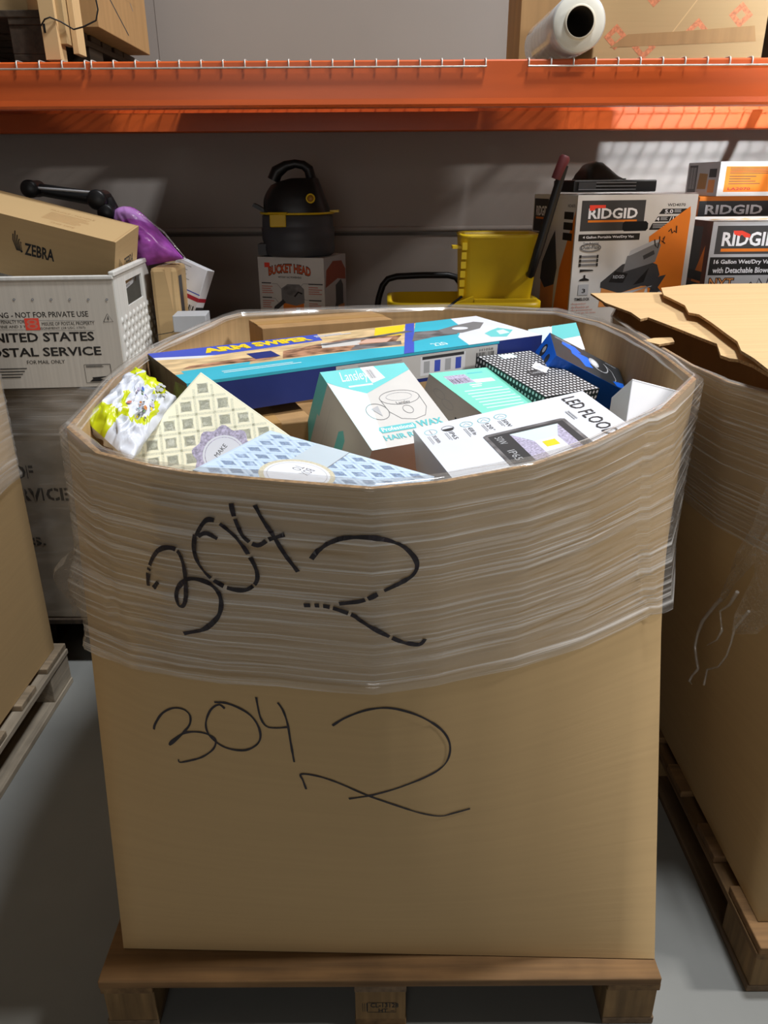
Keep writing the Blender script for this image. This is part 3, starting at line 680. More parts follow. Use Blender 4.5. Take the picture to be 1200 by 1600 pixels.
carton('patterned_box', 'flat black box dotted all over with small white hearts', 'box', (0.3405, 1.690, 1.0441), (12.31, 2.20, 34.72), (0.1668, 0.2226, 0.026), DKGREEN, p_dot, bevel=0.001)
def p_head(F):
    fr = F['front']; fr.small(.06, .86, .3, .93, 2, LTG, .4)
    fr.poly([(.16, .86), (.34, .9), (.42, .74), (.3, .62), (.14, .72)], BLUE); fr.poly([(.26, .66), (.5, .7), (.56, .5), (.42, .38), (.26, .5)], BLUE); fr.poly([(.36, .42), (.5, .46), (.54, .3), (.42, .2)], BLUE)
    fr.ring(.66, .62, .12, .26, .003, LTG, a0=200, a1=400); fr.ell(.58, .6, .07, .17, LTG); fr.ell(.585, .6, .04, .1, ICE); fr.line([(.74, .8), (.84, .6), (.86, .3), (.82, .1)], .002, LTG)
    fr.poly([(.8, .16), (.96, .3), (.98, .08), (.84, .0)], BLUE); fr.small(.78, .88, .95, .92, 1, LTG)
    lf = F['left']; lf.ell(.45, .68, .28, .13, GLOSSBK); lf.ell(.5, .68, .14, .07, LTG); lf.ell(.5, .28, .2, .1, GLOSSBK)
carton('gadget_carton', 'black and bright blue carton leaning against the right wall inside the bin', 'box', (0.4664, 1.7928, 1.033), (-68.72, 27.11, 8.67), (0.205, 0.0585, 0.104), GLOSSBK, p_head, sides={'left': BLUE, 'bottom': BLUE}, bevel=0.001)

def p_led(F):
    t = F['top']
    for k, x in enumerate((.07, .165, .27, .37, .465)):
        t.ring(x, .86, .033, .05, .0009, TEALTX if k != 1 else CHAR)
        if k == 1: t.poly([(x - .033, .86), (x - .02, .82), (x, .808), (x + .02, .82), (x + .033, .86)], CHAR)
        elif k == 0: t.line([(x, .9), (x, .82)], .0008, MIDG)
        else: t.line([(x - .02, .85), (x, .88), (x + .015, .84)], .0009, TEALTX)
        t.text(('30,000h', 'IP65', '4500 lm', '120°', '50W')[k], x - .012, .64, x + .012, .79, CHAR, 0, rot=90)
        t.small(x - .034, .62, x - .016, .79, 2, LTG, .4, .4, vert=True)
    t.poly([(.29, -.0), (.29, .56), (.31, .58), (.73, .58), (.75, .56), (.75, 0)], SLATE); t.rect(.31, 0, .73, .54, CHAR); t.rect(.42, 0, .69, .50, ICE)
    t.poly([(.42, .50), (.69, .50), (.63, .3), (.50, .3)], PALETEAL); t.poly([(.42, .5), (.5, .3), (.5, 0), (.42, 0)], LILAC); t.poly([(.69, .5), (.63, .3), (.63, 0), (.69, 0)], LILAC); t.rect(.53, .16, .60, .26, YEL)
    t.text('50W', .335, .36, .375, .5, LTG, 0, rot=90); t.text('IP65', .335, .06, .375, .24, LTG, 0, rot=90)
    t.text('LED FLOOD L', .845, .0, .925, .93, CHAR, 0, rot=90); t.small(.79, .5, .82, .68, 2, LTG, .5, .1, vert=True)
    l = F['left']; l.poly([(.82, .5), (.96, .95), (.9, .3)], HOLE); l.poly([(.3, .05), (.42, .24), (.44, .02)], HOLE)
carton('flood_light_carton', 'white carton printed with an LED flood light at the front right of the bin', 'box', (0.2327, 1.2119, 1.0311), (8.01, -7.43, 16.19), (0.3192, 0.187, 0.0787), ICE, p_led, bevel=0.0012)
carton('blank_carton', 'small plain white carton wedged against the right rim of the bin', 'box', (0.503, 1.435, 1.016), (-37.14, 14.47, -1.69), (0.1045, 0.097, 0.1165), WHITE, lambda F: F['front'].line([(.0, .97), (1, .97)], .001, LTG), bevel=0.0015)
def p_bt(F):
    t = F['top']; t.rect(0, .5, .45, 1, PALETEAL); t.poly([(.42, .45), (.5, 1), (1, 1), (1, .5)], TEALM); t.rect(0, 0, 1, .46, WHITE)
carton('teal_carton', 'pale teal and white carton at the back right corner of the bin', 'box', (0.4514, 1.9972, 1.0268), (16.69, -9.01, -5.41), (0.1246, 0.1484, 0.0999), WHITE, p_bt)
def p_br(F): F['top'].line([(0, .5), (1, .5)], .001, CHAR)
tb = carton('brown_carton', 'plain brown carton behind the long picture carton at the back rim', 'box', (-0.1694, 2.12, 1.0361), (0, 0, 22), (0.36, 0.15, 0.14), KRAFT_DK, p_br)
flap_seam(tb, (0.36, 0.15, 0.14))
tb = carton('brown_carton', 'brown carton lying low in the gap under the long picture carton', 'box', (-0.26, 1.54, 0.955), (0, 0, 20), (0.18, 0.22, 0.12), KRAFT_DK, None, bevel=0.003)
flap_seam(tb, (0.18, 0.22, 0.12), along='y')
mb = MB(); q = PY(435, 491, 2.235)
t = tag(mb and link_empty('blue_pointed_box', (q.x, 2.235, 1.0)), 'dark blue pointed tip sticking up behind the brown carton at the back rim', 'box')
mb.poly([(-.05, -.02, 0), (.05, -.02, 0), (0, -.0, .113)], NAVY); mb.poly([(.05, -.02, 0), (.03, .04, 0), (0, 0, .113)], NAVY); mb.poly([(.03, .04, 0), (-.05, -.02, 0), (0, 0, .113)], NAVY); mb.poly([(-.05, -.02, 0), (.03, .04, 0), (.05, -.02, 0)], NAVY)
mb.build('box_corner', t)
for i, (x, y, w_, dd, z) in enumerate([(-0.24, 1.30, 0.40, 0.44, 0.66), (0.22, 1.30, 0.40, 0.40, 0.70), (-0.2, 1.84, 0.42, 0.50, 0.76), (0.24, 1.84, 0.42, 0.56, 0.76)]):
    carton('brown_carton', 'plain brown carton buried under the heap of small boxes in the bin', 'box', (x, y, 0.136 + z / 2), (0, 0, 0), (w_, dd, z), KRAFT_DK, None, group='cartons buried in the bulk bin')

# white and lime shopping bag
bag = thing('plastic_bag', 'crumpled white and lime green plastic bag at the left rim of the bin', 'bag', PY(205, 640, 1.28))
c0 = PY(205, 640, 1.28); T_, Rr, Bb, Ll = PY(212, 573, 1.37), PY(276, 622, 1.36), PY(204, 722, 1.15), PY(130, 655, 1.225)
mb = MB(); n = 44; rows = []
Nn = (Rr - Ll).cross(T_ - Bb).normalized()
if Nn.z < 0: Nn = -Nn
def bagp(i, j, back=False):
    s, t = i / n, j / n
    s2, t2 = 2 * s - 1, 2 * t - 1
    e = ((1 - s) * (1 - t)) * Bb + s * (1 - t) * Rr + s * t * T_ + (1 - s) * t * Ll
    rad = max(0, (1 - s2 ** 4) * (1 - t2 ** 4)); wv = Vector((s * 4, t * 4, 1.5 if back else 0))
    ridge = 1 - 1.6 * abs(noise.noise(wv * 1.7)); fine = 1 - 2 * abs(noise.noise(wv * 3.7))
    h = rad ** 0.6 * (0.011 + 0.013 * ridge + 0.003 * fine) * (-1.6 if back else 1)
    return e + Nn * h + Vector((0.008 * noise.noise(wv * 2.2 + Vector((5, 0, 0))), 0.008 * noise.noise(wv * 2.2 + Vector((0, 9, 0))), 0)) * (1 if 0 < i < n and 0 < j < n else 0)
def bagm(i, j):
    s, t = i / n, j / n
    e = 0.06 * noise.noise(Vector((s * 7, t * 7, 3)))
    if s + e > 0.80 and t > 0.2 and abs(t - 0.78) > 0.03: return LIME        # upper right edge
    if s + e < 0.26 and t + e > 0.50: return LIME                             # left edge
    r = math.hypot((s - .52) / .24, (t - .38) / .30)
    if 0.84 < r + e < 1.08 and (s < .54 or t < .32): return LIME
    return BAGW
mb.grid([[bagp(i, j) for j in range(n + 1)] for i in range(n + 1)], BAGW, mf=bagm)
mb.grid([[bagp(i, j, True) for j in range(n + 1)] for i in range(n + 1)], BAGW, flip=True)
bvh = BVHTree.FromPolygons([tuple(v) for v in mb.v], mb.f)
def bagdot(s, t, r, m, k=8):
    e = ((1 - s) * (1 - t)) * Bb + s * (1 - t) * Rr + s * t * T_ + (1 - s) * t * Ll
    hit, nn, _, _ = bvh.ray_cast(e + Nn * 0.3, -Nn)
    if hit is None: return
    if nn.dot(Nn) < 0: nn = -nn
    a = nn.orthogonal().normalized(); b = nn.cross(a)
    mb.poly([hit + nn * 0.003 + (a * math.cos(2 * math.pi * q / k) + b * math.sin(2 * math.pi * q / k)) * r for q in range(k)], m)
pal = [LILAC, REDTX, ORANGE2, TEALM, GREENPIC, MIDG, YEL, ROYAL]
for k in range(26): bagdot(.53 + random.uniform(-.14, .14), .39 + random.uniform(-.2, .2), random.uniform(.002, .005), pal[k % 8], 6)
for k in range(9): bagdot(.80 + .04 * (k // 3), .16 + .08 * (k % 3) + .02 * random.random(), .004, LTG)
for k in range(26): bagdot(.40 + .012 * (k % 7), .22 + .05 * (k // 7) + .004 * (k % 7), .0018, MIDG, 5)
o = mb.build('bag_body', None); reparent(o, bag)

# ------------------------------------------------------------------ pallet rack behind
rack = thing('pallet_rack', 'orange pallet rack with wire decking spanning the back of the aisle', 'rack', (0, 2.93, 0))
ZB0, ZB1 = 1.639, 1.752
def beam(y0, y1, name):
    mb = MB(); h = ZB1 - ZB0; s = 1 if y1 > y0 else -1
    prof = [(0, .006), (.001, .02), (.0, .05), (.0, h - .004), (.004, h), (.036, h), (.038, h - .002), (.038, h - .04), (.06, h - .042), (.06, .004), (.056, 0), (.006, 0)]
    rows = [[(x, y0 + s * a - 2.93, ZB0 + b) for a, b in prof] for x in (-1.93, 1.93)]
    mb.grid(rows, RACK, closed=True, smooth=False, flip=(s < 0)); mb.poly(rows[0][::-1], RACK); mb.poly(rows[1], RACK); return mb.build(name, rack, 0.0)
beam(2.40, 2.46, 'front_beam'); beam(3.565, 3.505, 'rear_beam')
for x in (-1.98, 1.98):
    for y in (2.43, 3.535):
        mb = MB(); mb.box((x, y - 2.93, 2.0), (0.08, 0.06, 4.0), RACK); mb.build('upright_post', rack, 0.004)
def deck(x0, x1, label):
    t = thing('wire_deck', label, 'wire decking', ((x0 + x1) / 2, 2.92, ZB1), group=None); mb = MB(); w = x1 - x0; r = 0.0024
    n = max(2, round(w / 0.0605)); z = 0.003
    xs = [-w / 2 + 0.002 + (w - 0.004) * i / n for i in range(n + 1)]
    for x in xs: mb.tube([(x, 0.64, z), (x, -0.512, z), (x, -0.5205, z - 0.001), (x, -0.5245, z - 0.006), (x, -0.5245, -0.020)], r, WIRE, 6)
    mb2 = MB()
    ys = [-0.5245 + 0.004, -0.40, -0.28, -0.16, -0.04, 0.08, 0.20, 0.32, 0.44, 0.56, 0.635]
    for k, y in enumerate(ys[1:]): mb2.tube([(-w / 2, y, z + 2 * r), (w / 2, y, z + 2 * r)], r, WIRE, 6)
    mb2.tube([(-w / 2, -0.529, -0.018), (w / 2, -0.529, -0.018)], r * 1.05, WIRE, 6)
    for x in (-w / 4, w / 4): mb2.box((x, 0.02, -0.006), (0.04, 0.98, 0.004), WIRE)
    mb.build('lengthwise_wires', t); mb2.build('cross_wires', t); return t
deck(-1.92, -0.803, 'wire deck panel on the rack under the left cartons')
deck(-0.789, 0.286, 'long wire deck panel in the empty middle of the rack shelf')
deck(0.399, 1.92, 'wire deck panel on the rack under the stretch film roll')

# goods on the rack shelf
ZS = ZB1 + 0.0102
pallet('dark pallet end on the rack shelf at the top left corner', -1.9, -0.93, 2.47, 3.35, 1.885, 2, z0=ZS)
carton('brown_carton', 'pale brown carton on the rack pallet, front one at top left', 'box', (-1.44, 2.60, 1.886 + 0.19), (0, 0, 0), (0.93, 0.2, 0.38), KRAFT, None)
def p_big(F):
    r = F['right']; r.line([(.25, .2), (.55, .05)], .006, CHAR); r.line([(.3, .5), (.5, .42), (.7, .22)], .005, MIDG); r.small(.55, .2, .8, .5, 3, KRAFT_DK, .4)
tb = carton('brown_carton', 'tall brown carton on the rack pallet with its side receding, top left', 'box', (-1.36, 3.02, 1.886 + 0.25), (0, 0, 0), (1.0, 0.56, 0.5), KRAFT_DK, p_big)
mb = MB(); t = thing('corner_board', 'pale cardboard corner post with a slot standing on the rack shelf', 'corner post', (-0.905, 2.47, ZS))
mb.box((0, 0, .19), (0.042, 0.05, 0.38), KRAFT_FLAP); mb.box((0.03, 0.02, .21), (0.02, 0.06, 0.34), KRAFT)
mb.box((0.05, 0.05, .2), (0.016, 0.06, 0.36), KRAFT_FLAP); mb.box((-0.012, -0.0256, .075), (0.006, 0.002, 0.022), HOLE); mb.build('post_body', t, 0.003)
mb = MB(); q = [PY(x, y, Y) for x, y, Y in [(64, 40, 2.44), (70, 30, 2.435), (78, 27, 2.435), (95, 34, 2.45), (115, 46, 2.46), (130, 42, 2.46), (150, 32, 2.46), (153, 15, 2.46), (148, -10, 2.46)]]
mb.tube(q, 0.0022, BLACK, 6); tag(mb.build('strap_cord'), 'loose black strap hanging over the cartons at top left', 'strap')
# film roll
ra, rb = PY(905, 35, 2.385), PY(855, 66, 2.78); rb.z = ra.z
ax = (rb - ra).normalized(); t = thing('film_roll', 'thick roll of clear stretch film with a dark core hole on the rack', 'roll', (ra.x, ra.y, ZS)); Lr = (rb - ra).length; R0 = ra.z - ZS
q = ax.to_track_quat('Z', 'Y').to_euler(); E_ = Euler(q); off = ra - Vector((ra.x, ra.y, ZS))
mb = MB(); mb.lathe([(0.041, 0.0), (R0 - .004, 0), (R0, .004), (R0 - .001, .1), (R0, .2), (R0 - .001, .3), (R0, Lr - .004), (R0 - .004, Lr), (0.041, Lr)], FILM_R, off, 48, E_, mf=lambda i, j: FILMROLL if i in (0, 7) else MATS['wound_film'])if mat('wound_film', (206, 206, 204), 0.18, var=0.1, scale=(3, 30, 3), spec=0.7, coat=0.6) else None
mb.build('wound_film', t)
mb = MB(); mb.lathe([(0.036, -.012), (0.041, -.012), (0.041, Lr + .012), (0.036, Lr + .012), (0.036, -.012)], mat('core_board', (216, 208, 190), 0.6), off, 36, E_); mb.lathe([(0.0355, -.010), (0.0355, Lr + .01)], mat('core_inside', (70, 60, 50), 0.8), off, 36, E_); mb.build('core_tube', t)
def p_prn(F):
    f = F['front']
    for (a, b) in [(.1, .75), (.33, .5), (.13, .18), (.58, .62), (.72, .82), (.84, .34), (.6, .22), (.42, .86), (.94, .62), (.3, .1)]:
        f.poly([(a, b - .1), (a + .07, b), (a, b + .1), (a - .07, b)], SALMON); f.poly([(a, b - .04), (a + .03, b), (a, b + .04), (a - .03, b)], KRAFT); f.k = 1
    f.k = 4; f.line([(.45, .2), (.6, .5), (.75, .6), (.95, .5)], .003, KRAFT_FLAP); f.poly([(.1, .1), (.95, .14), (.93, .26), (.5, .22), (.2, .2)], KRAFT_DK)
b0 = PY(925, 84, 2.52); b1 = PY(1192, 78, 2.52)
tb = carton('moving_carton', 'battered carton with faded orange diamond prints on the rack, right', 'box', ((b0.x + b1.x) / 2, 2.52 + .2, ZS + .16), (0, 0, 0), (b1.x - b0.x, .4, .32), KRAFT, p_prn, bevel=.004)
flap_seam(tb, (b1.x - b0.x, .4, .32))
carton('brown_carton', 'dark brown carton on the rack behind the stretch film roll', 'box', (0.62, 3.18, ZS + .19), (0, 0, 0), (0.30, 0.3, .38), KRAFT_DK, None)
carton('dark_gap_block', 'narrow dark block added for the shaded gap at the right end of the rack shelf', 'box', (1.128, 2.57, ZS + .2), (0, 0, 0), (0.05, 0.10, .4), mat('gap_shade_brown', (60, 46, 36), .7), None)  # added dark block in place of shade; its edge bounds the wall patch
mb = MB(); mb.box((-0.1875, 3.02, ZS + .0035), (1.185, .92, .005), KRAFT_DK); tag(mb.build('shade_sheet'), 'unseen flat sheet added on the long middle wire deck to shade the wall', 'cardboard')  # unseen sheet added to keep light off the wall below the shelf

# ------------------------------------------------------------------ back left: postal tub and what is on it
tc_, tr_, td_ = Vector((-0.9532, 2.3540, 1.0876)), (0, 0, 4.48), (0.403, 0.4714, 0.29)
tub = thing('postal_tub', 'white corrugated plastic postal tub with black lettering on the grey mail bin', 'tub', (tc_.x, tc_.y, 0.923), tr_)
mb = MB(); X, Yy, H = td_[0] + .02, td_[1], 0.30; th = .006
def tubwall(c, d, m): mb.box(c, d, m)
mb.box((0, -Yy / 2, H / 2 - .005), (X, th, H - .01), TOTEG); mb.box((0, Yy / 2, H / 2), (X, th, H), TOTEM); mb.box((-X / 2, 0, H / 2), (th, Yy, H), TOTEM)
mb.box((0, 0, .004), (X, Yy, .006), TOTEM)
mb.box((X / 2, 0, .1), (th, Yy, .2), TOTEM); mb.box((X / 2, -Yy * .36, .25), (th, Yy * .28, .1), TOTEM); mb.box((X / 2, Yy * .36, .25), (th, Yy * .28, .1), TOTEM); mb.box((X / 2, 0, .285), (th, Yy * .44, .03), TOTEM)
p = Panel(mb, (-X / 2, -Yy / 2 - th / 2, 0), (1, 0, 0), (0, 0, 1), X, H)
def ontub(px, py):
    d = ray(px, py); Rz = Euler((0, 0, -R_(4.48))).to_matrix(); o_ = Rz @ (CAM - Vector((tc_.x, tc_.y, .923))); dd = Rz @ d
    k = (-Yy / 2 - th / 2 - o_.y) / dd.y; h = o_ + dd * k; return ((h.x + X / 2) / X, h.z / H)
def tubtext(t, x0, y0, x1, y1, m=BLACK, bold=.0):
    a, b = ontub(x0, y1), ontub(x1, y0); p.text(t, a[0], a[1], b[0], b[1], m, bold)
tubtext('WARNING - NOT FOR PRIVATE USE', -40, 486, 137, 498, BLACK, .01)
tubtext('PENALTY FOR', 2, 500, 38, 506); tubtext('MISUSE OF POSTAL PROPERTY', 66, 502, 147, 509); tubtext('IMPRISONMENT (18 USC 1707)', 50, 510, 133, 516); tubtext('$1000 FINE AND 3 Y', -20, 508, 40, 514)
tubtext('UNITED STATES', -26, 518, 146, 536, BLACK, .022); tubtext('POSTAL SERVICE', -28, 541, 157, 559, BLACK, .022); tubtext('FOR MAIL ONLY', 43, 562, 101, 569)
for y in (500.5, 515.5):
    a, b = ontub(-30, y - 1), ontub(148, y + 1); p.line([a, b], .0008, MIDG)
a, b = ontub(41, 516), ontub(60, 497); p.rect(a[0], a[1], b[0], b[1], REDST); p.text('8', a[0] + .01, a[1] + .01, b[0] - .01, b[1] - .01, REDTX)
for k in range(4): a, b = ontub(-30, 578 + 4.5 * k), ontub(42 - 3 * k, 575 + 4.5 * k); p.rect(a[0], a[1], b[0], b[1], BLACK)
a, b = ontub(136, 598), ontub(172, 569); p.ring((a[0] + b[0]) / 2, (a[1] + b[1]) / 2, (b[0] - a[0]) / 1.41, (b[1] - a[1]) / 1.41, .0016, BLACK, 4, 45, 405); p.small(a[0] + .01, b[1] - .03, b[0], b[1] - .008, 2, BLACK)
p.poly([(a[0] + .02, a[1] + .01), (a[0] + .06, a[1] + .05), (b[0] - .01, a[1] + .01)], BLACK); p.poly([(a[0] + .04, a[1] + .05), (b[0] - .02, a[1] + .06), (a[0] + .05, a[1] + .02)], BLACK)
a, b = ontub(162, 503), ontub(175, 490); p.line([(a[0], a[1]), ((a[0] + b[0]) / 2, b[1]), (b[0], a[1]), (a[0], a[1])], .0014, BLACK); p.text('4', a[0] * .6 + b[0] * .4, a[1] + .01, a[0] * .4 + b[0] * .6, b[1] - .02, BLACK)
for x in (22, 51, 80, 109, 138, 167): a = ontub(x, 468); p.ell(a[0], a[1], .008, .011, MIDG, 10); p.ell(a[0], a[1], .004, .006, LTG, 8)
mb.build('tub_wall', tub, .001)
mb = MB()
mb.box((0, -Yy / 2, H - .006), (X + .008, .012, .012), TOTEM); mb.box((X / 2, 0, H + .002), (.016, Yy + .01, .014), TOTEM); mb.box((-X / 2, 0, H + .002), (.012, Yy, .012), TOTEM); mb.box((0, Yy / 2, H + .002), (X, .012, .012), TOTEM); mb.build('rim', tub, .003)
mb = MB()
for j in range(7):
    for i in range(9): mb.lathe([(0.001, .0038), (.007, .0034), (.011, .0)], TOTEM, (X / 2 + th / 2, -Yy * .42 + Yy * .105 * i + .02 * (j % 2), .03 + .024 * j), 8, Euler((0, R_(90), 0)))
mb.build('dimple_pattern', tub)

def p_zeb(F):
    f = F['front']; f.text('ZEBRA', .405, .42, .60, .62, BLACK, .03)
    for k in range(5): f.line([(.33 + .014 * k, .78 - .06 * abs(k - 1)), (.33 + .012 * k, .62), (.355 + .008 * k, .46)], .003 if k < 4 else .002, BLACK)
    f.ell(.385, .46, .008, .02, BLACK, 10); f.rect(-.0 + .02, .0, .20, .12, CHAR); f.rect(.64, .0, .98, .14, WHITE); f.small(.66, .03, .8, .1, 2, MIDG); f.rect(.9, .02, .97, .06, BLACK)
    r = F['right']; r.text('ZEBRA', .4, .42, .8, .6, BLACK, .02)
    for k in range(4): r.line([(.2 + .04 * k, .66 - .04 * k), (.2 + .04 * k, .45), (.28, .38)], .0025, BLACK)
    r.rect(.2, .0, .95, .1, WHITE); r.small(.5, .02, .8, .07, 2, MIDG)
    t = F['top']; t.small(.46, .24, .74, .62, 8, KRAFT_DK, .4, .2); t.text('FRAGILE - HANDLE', .44, .68, .74, .74, KRAFT_DK); t.text('THIS SIDE', .54, .13, .7, .19, KRAFT_DK)
    t.line([(.985, 0), (.985, 1)], .0015, KRAFT_DK)
carton('device_carton', 'brown printer carton tipped on the rim of the white postal tub', 'box', (-0.9675, 2.3970 - .005, 1.2797 + .004), (9.83, 14.13, -0.68), (0.4257, 0.2040, 0.1697), KRAFT, p_zeb)
# black folding arm
arm = thing('monitor_arm', 'black jointed folding arm lying above the tipped brown carton', 'arm', PY(160, 335, 2.60))
def rp(name, mb, t): return reparent(mb.build(name, None), t)
ja, jb, jc = PY(54, 295, 2.6), PY(158, 312, 2.6), PY(172, 332, 2.6)
mb = MB(); dv = (jb - ja)
mb.tube([ja, jb], [.018, .022], STEELBK, 12); rp('link_bar', mb, arm)
mb = MB(); mb.tube([ja + Vector((.008, -.03, .004)) + dv * .03, jb + Vector((0, -.026, .02))], .004, mat('bright_edge', (170, 170, 172), .3), 6); rp('edge_strip', mb, arm)
for q, r in ((ja, .026), (jb, .03), (jc, .026)):
    mb = MB(); mb.lathe([(.0, -.05), (r * .8, -.05), (r, -.044), (r, -.025), (r * .92, -.022), (r * .95, .03), (0, .03)], STEELBK, q, 20, Euler((R_(-90), 0, 0))) ; rp('pivot_joint', mb, arm)
mb = MB(); mb.tube([jb + Vector((.02, 0, 0)), jb + Vector((.03, 0, -.02)), jc, jc - Vector((.02, 0, .05)), jc - Vector((.03, 0, .10))], .02, STEELBK, 10); rp('lower_link', mb, arm)
# purple mailer
pur = thing('padded_mailer', 'shiny purple plastic mailer slumped behind the tipped brown carton', 'mailer', PY(230, 410, 2.66))
C4 = [PY(172, 334, 2.6), PY(215, 330, 2.60), PY(288, 404, 2.60), PY(205, 420, 2.57)]
mb = MB(); n = 26
def purp(i, j, bk):
    s, t = i / n, j / n; e = C4[0] * (1 - s) * (1 - t) + C4[1] * s * (1 - t) + C4[2] * s * t + C4[3] * (1 - s) * t
    s2, t2 = 2 * s - 1, 2 * t - 1; h = (max(0, (1 - s2 ** 2) * (1 - t2 ** 2))) ** .5
    wv = Vector((s * 3, t * 5, 4)); h *= .05 + .02 * (1 - abs(noise.noise(wv * 1.6)))
    e = e + Vector((0, 0, .018 * math.sin(s * math.pi) * (1 - t)))
    return e + Vector((0, -h if not bk else h, .2 * h))
mb.grid([[purp(i, j, False) for i in range(n + 1)] for j in range(n + 1)], PURPLE, mf=lambda i, j: PURPLE2 if i < 7 else PURPLE, flip=False)
mb.grid([[purp(i, j, True) for i in range(n + 1)] for j in range(n + 1)], PURPLE, flip=True)
mb.f = [f[::-1] for f in mb.f]
rp('mailer_body', mb, pur)
mb = MB(); mb.tube([C4[1] + Vector((.0, -.01, 0)), C4[1].lerp(C4[2], .5) + Vector((.012, -.012, .01)), C4[2] + Vector((.008, -.01, 0)), C4[2].lerp(C4[3], .5) + Vector((0, -.02, -.008))], [.002, .003, .003, .002], FILM_D, 6); rp('clear_seam_edge', mb, pur)
def p_bb(F):
    r = F['front']; r.line([(.0, .25), (.6, .28), (1, .36)], .002, DKGREEN); r.poly([(.55, 1), (.75, .5), (.8, 1)], KRAFT_FLAP); F['right'].rect(.1, .1, .3, .9, CHAR)
tb = carton('brown_carton', 'narrow dented brown carton squeezed beside the white postal tub', 'box', (-0.690, 2.62, .93 + .138), (0, 0, 2), (.082, .24, .276), KRAFT, p_bb, bevel=.012)
Rp = Euler([R_(a) for a in (-19.08, 15.47, -31.0)]).to_matrix(); cp = Vector((-0.6396, 2.5614, 1.1302)) + Rp @ Vector((.024, 0, -.03))
def p_pri(F):
    f = F['front']; f.rect(0, .60, 1, .615, ROYAL); f.rect(0, .50, 1, .56, REDP); f.small(.05, .7, .6, .95, 4, LTG, .2); f.bars(.6, .3, .95, .42, 6, CHAR)
    F['right'].rect(0, .50, 1, .56, REDP); F['right'].rect(0, .28, 1, .42, CHAR)
carton('mailing_box', 'white mailing box with a red stripe leaning behind the bin rim at left', 'box', PY(291, 462, 2.66), (-10, 20, -20), (.12, .05, .22), WHITE, p_pri)
carton('film_wrapped_box', 'grey film wrapped parcel lying at the bottom beside the striped mailing box', 'box', PY(300, 502, 2.44), (0, 0, 5), (.10, .1, .05), LTG, None)

# ------------------------------------------------------------------ back centre and right: vacuums, mop bucket
for x0, x1, y0, y1, z1 in ((-0.52, 0.62, 2.55, 3.42, 0.62), (0.66, 1.7, 2.52, 3.42, 0.93)):
    pallet('low pallet under a closed carton behind the bins', x0, x1, y0, y1, 0.12, 2, group='pallets behind the bins')
    carton('bulk_carton', 'closed bulk carton on a floor pallet behind the bins', 'box', ((x0 + x1) / 2, (y0 + y1) / 2, 0.121 + (z1 - .121) / 2), (0, 0, 0), (x1 - x0, y1 - y0, z1 - .121), KRAFT_DK, None, group='closed cartons behind the bins')
carton('brown_carton', 'plain carton holding up the vacuum head box', 'box', (-0.30, 3.17, .62 + .139), (0, 0, -18), (.27, .23, .278), KRAFT_DK, None)

def vac_picture(f, ox, oy, sx, sy, head, tank, mark=False):
    P_ = lambda L: [(ox + a * sx, oy + b * sy) for a, b in L]
    f.poly(P_([(.0, .0), (.02, .30), (.2, .26), (.6, .28), (.72, .4), (.66, .0)]), tank); f.poly(P_([(.74, .02), (.78, .26), (.86, .3), (.96, .2), (.98, .0)]), CHAR); f.ell(ox + .93 * sx, oy + .12 * sy, .05 * sx, .09 * sy, LTG, 12)
    f.poly(P_([(.0, .3), (.0, .38), (.3, .64), (.6, .72), (.84, .62), (.9, .46), (.8, .3), (.62, .3), (.3, .2)]), head); f.poly(P_([(.32, .52), (.36, .76), (.56, .88), (.78, .98), (.86, .92), (.8, .66)]), MIDG)
    f.poly(P_([(.38, .76), (.6, .86), (.82, .96), (.84, 1.0), (.72, .98), (.4, .84)]), LTG); f.poly(P_([(.6, .76), (.76, .84), (.78, .78), (.62, .7)]), head); f.poly(P_([(.5, .32), (.72, .58), (.66, .36)]), BLACK)
    f.poly(P_([(.7, .30), (.9, .44), (1.0, .46), (.9, .28), (.84, .22)]), CHAR); f.poly(P_([(.28, .2), (.78, .28), (.86, .36), (.8, .3), (.3, .14)]), LTG)
    f.ell(ox + .14 * sx, oy + .1 * sy, .08 * sx, .1 * sy, BLACK, 14)
    if mark: f.poly(P_([(.12, .38), (.34, .36), (.4, .5), (.2, .54)]), BLACK); f.text('RIDGID', ox + .18 * sx, oy + .43 * sy, ox + .35 * sx, oy + .48 * sy, LTG, .01, shear=.0)
def logo(f, a0, b0, a1, b1, x0, x1, y0, y1):
    f.rect(a0, b0, a1, b1, CHAR); f.text('RIDGID', x0, y0, x1, y1, WHITE, .028)
    f.rect(x0, y0 - (y1 - y0) * .32, x1, y0 - (y1 - y0) * .12, ORANGE)
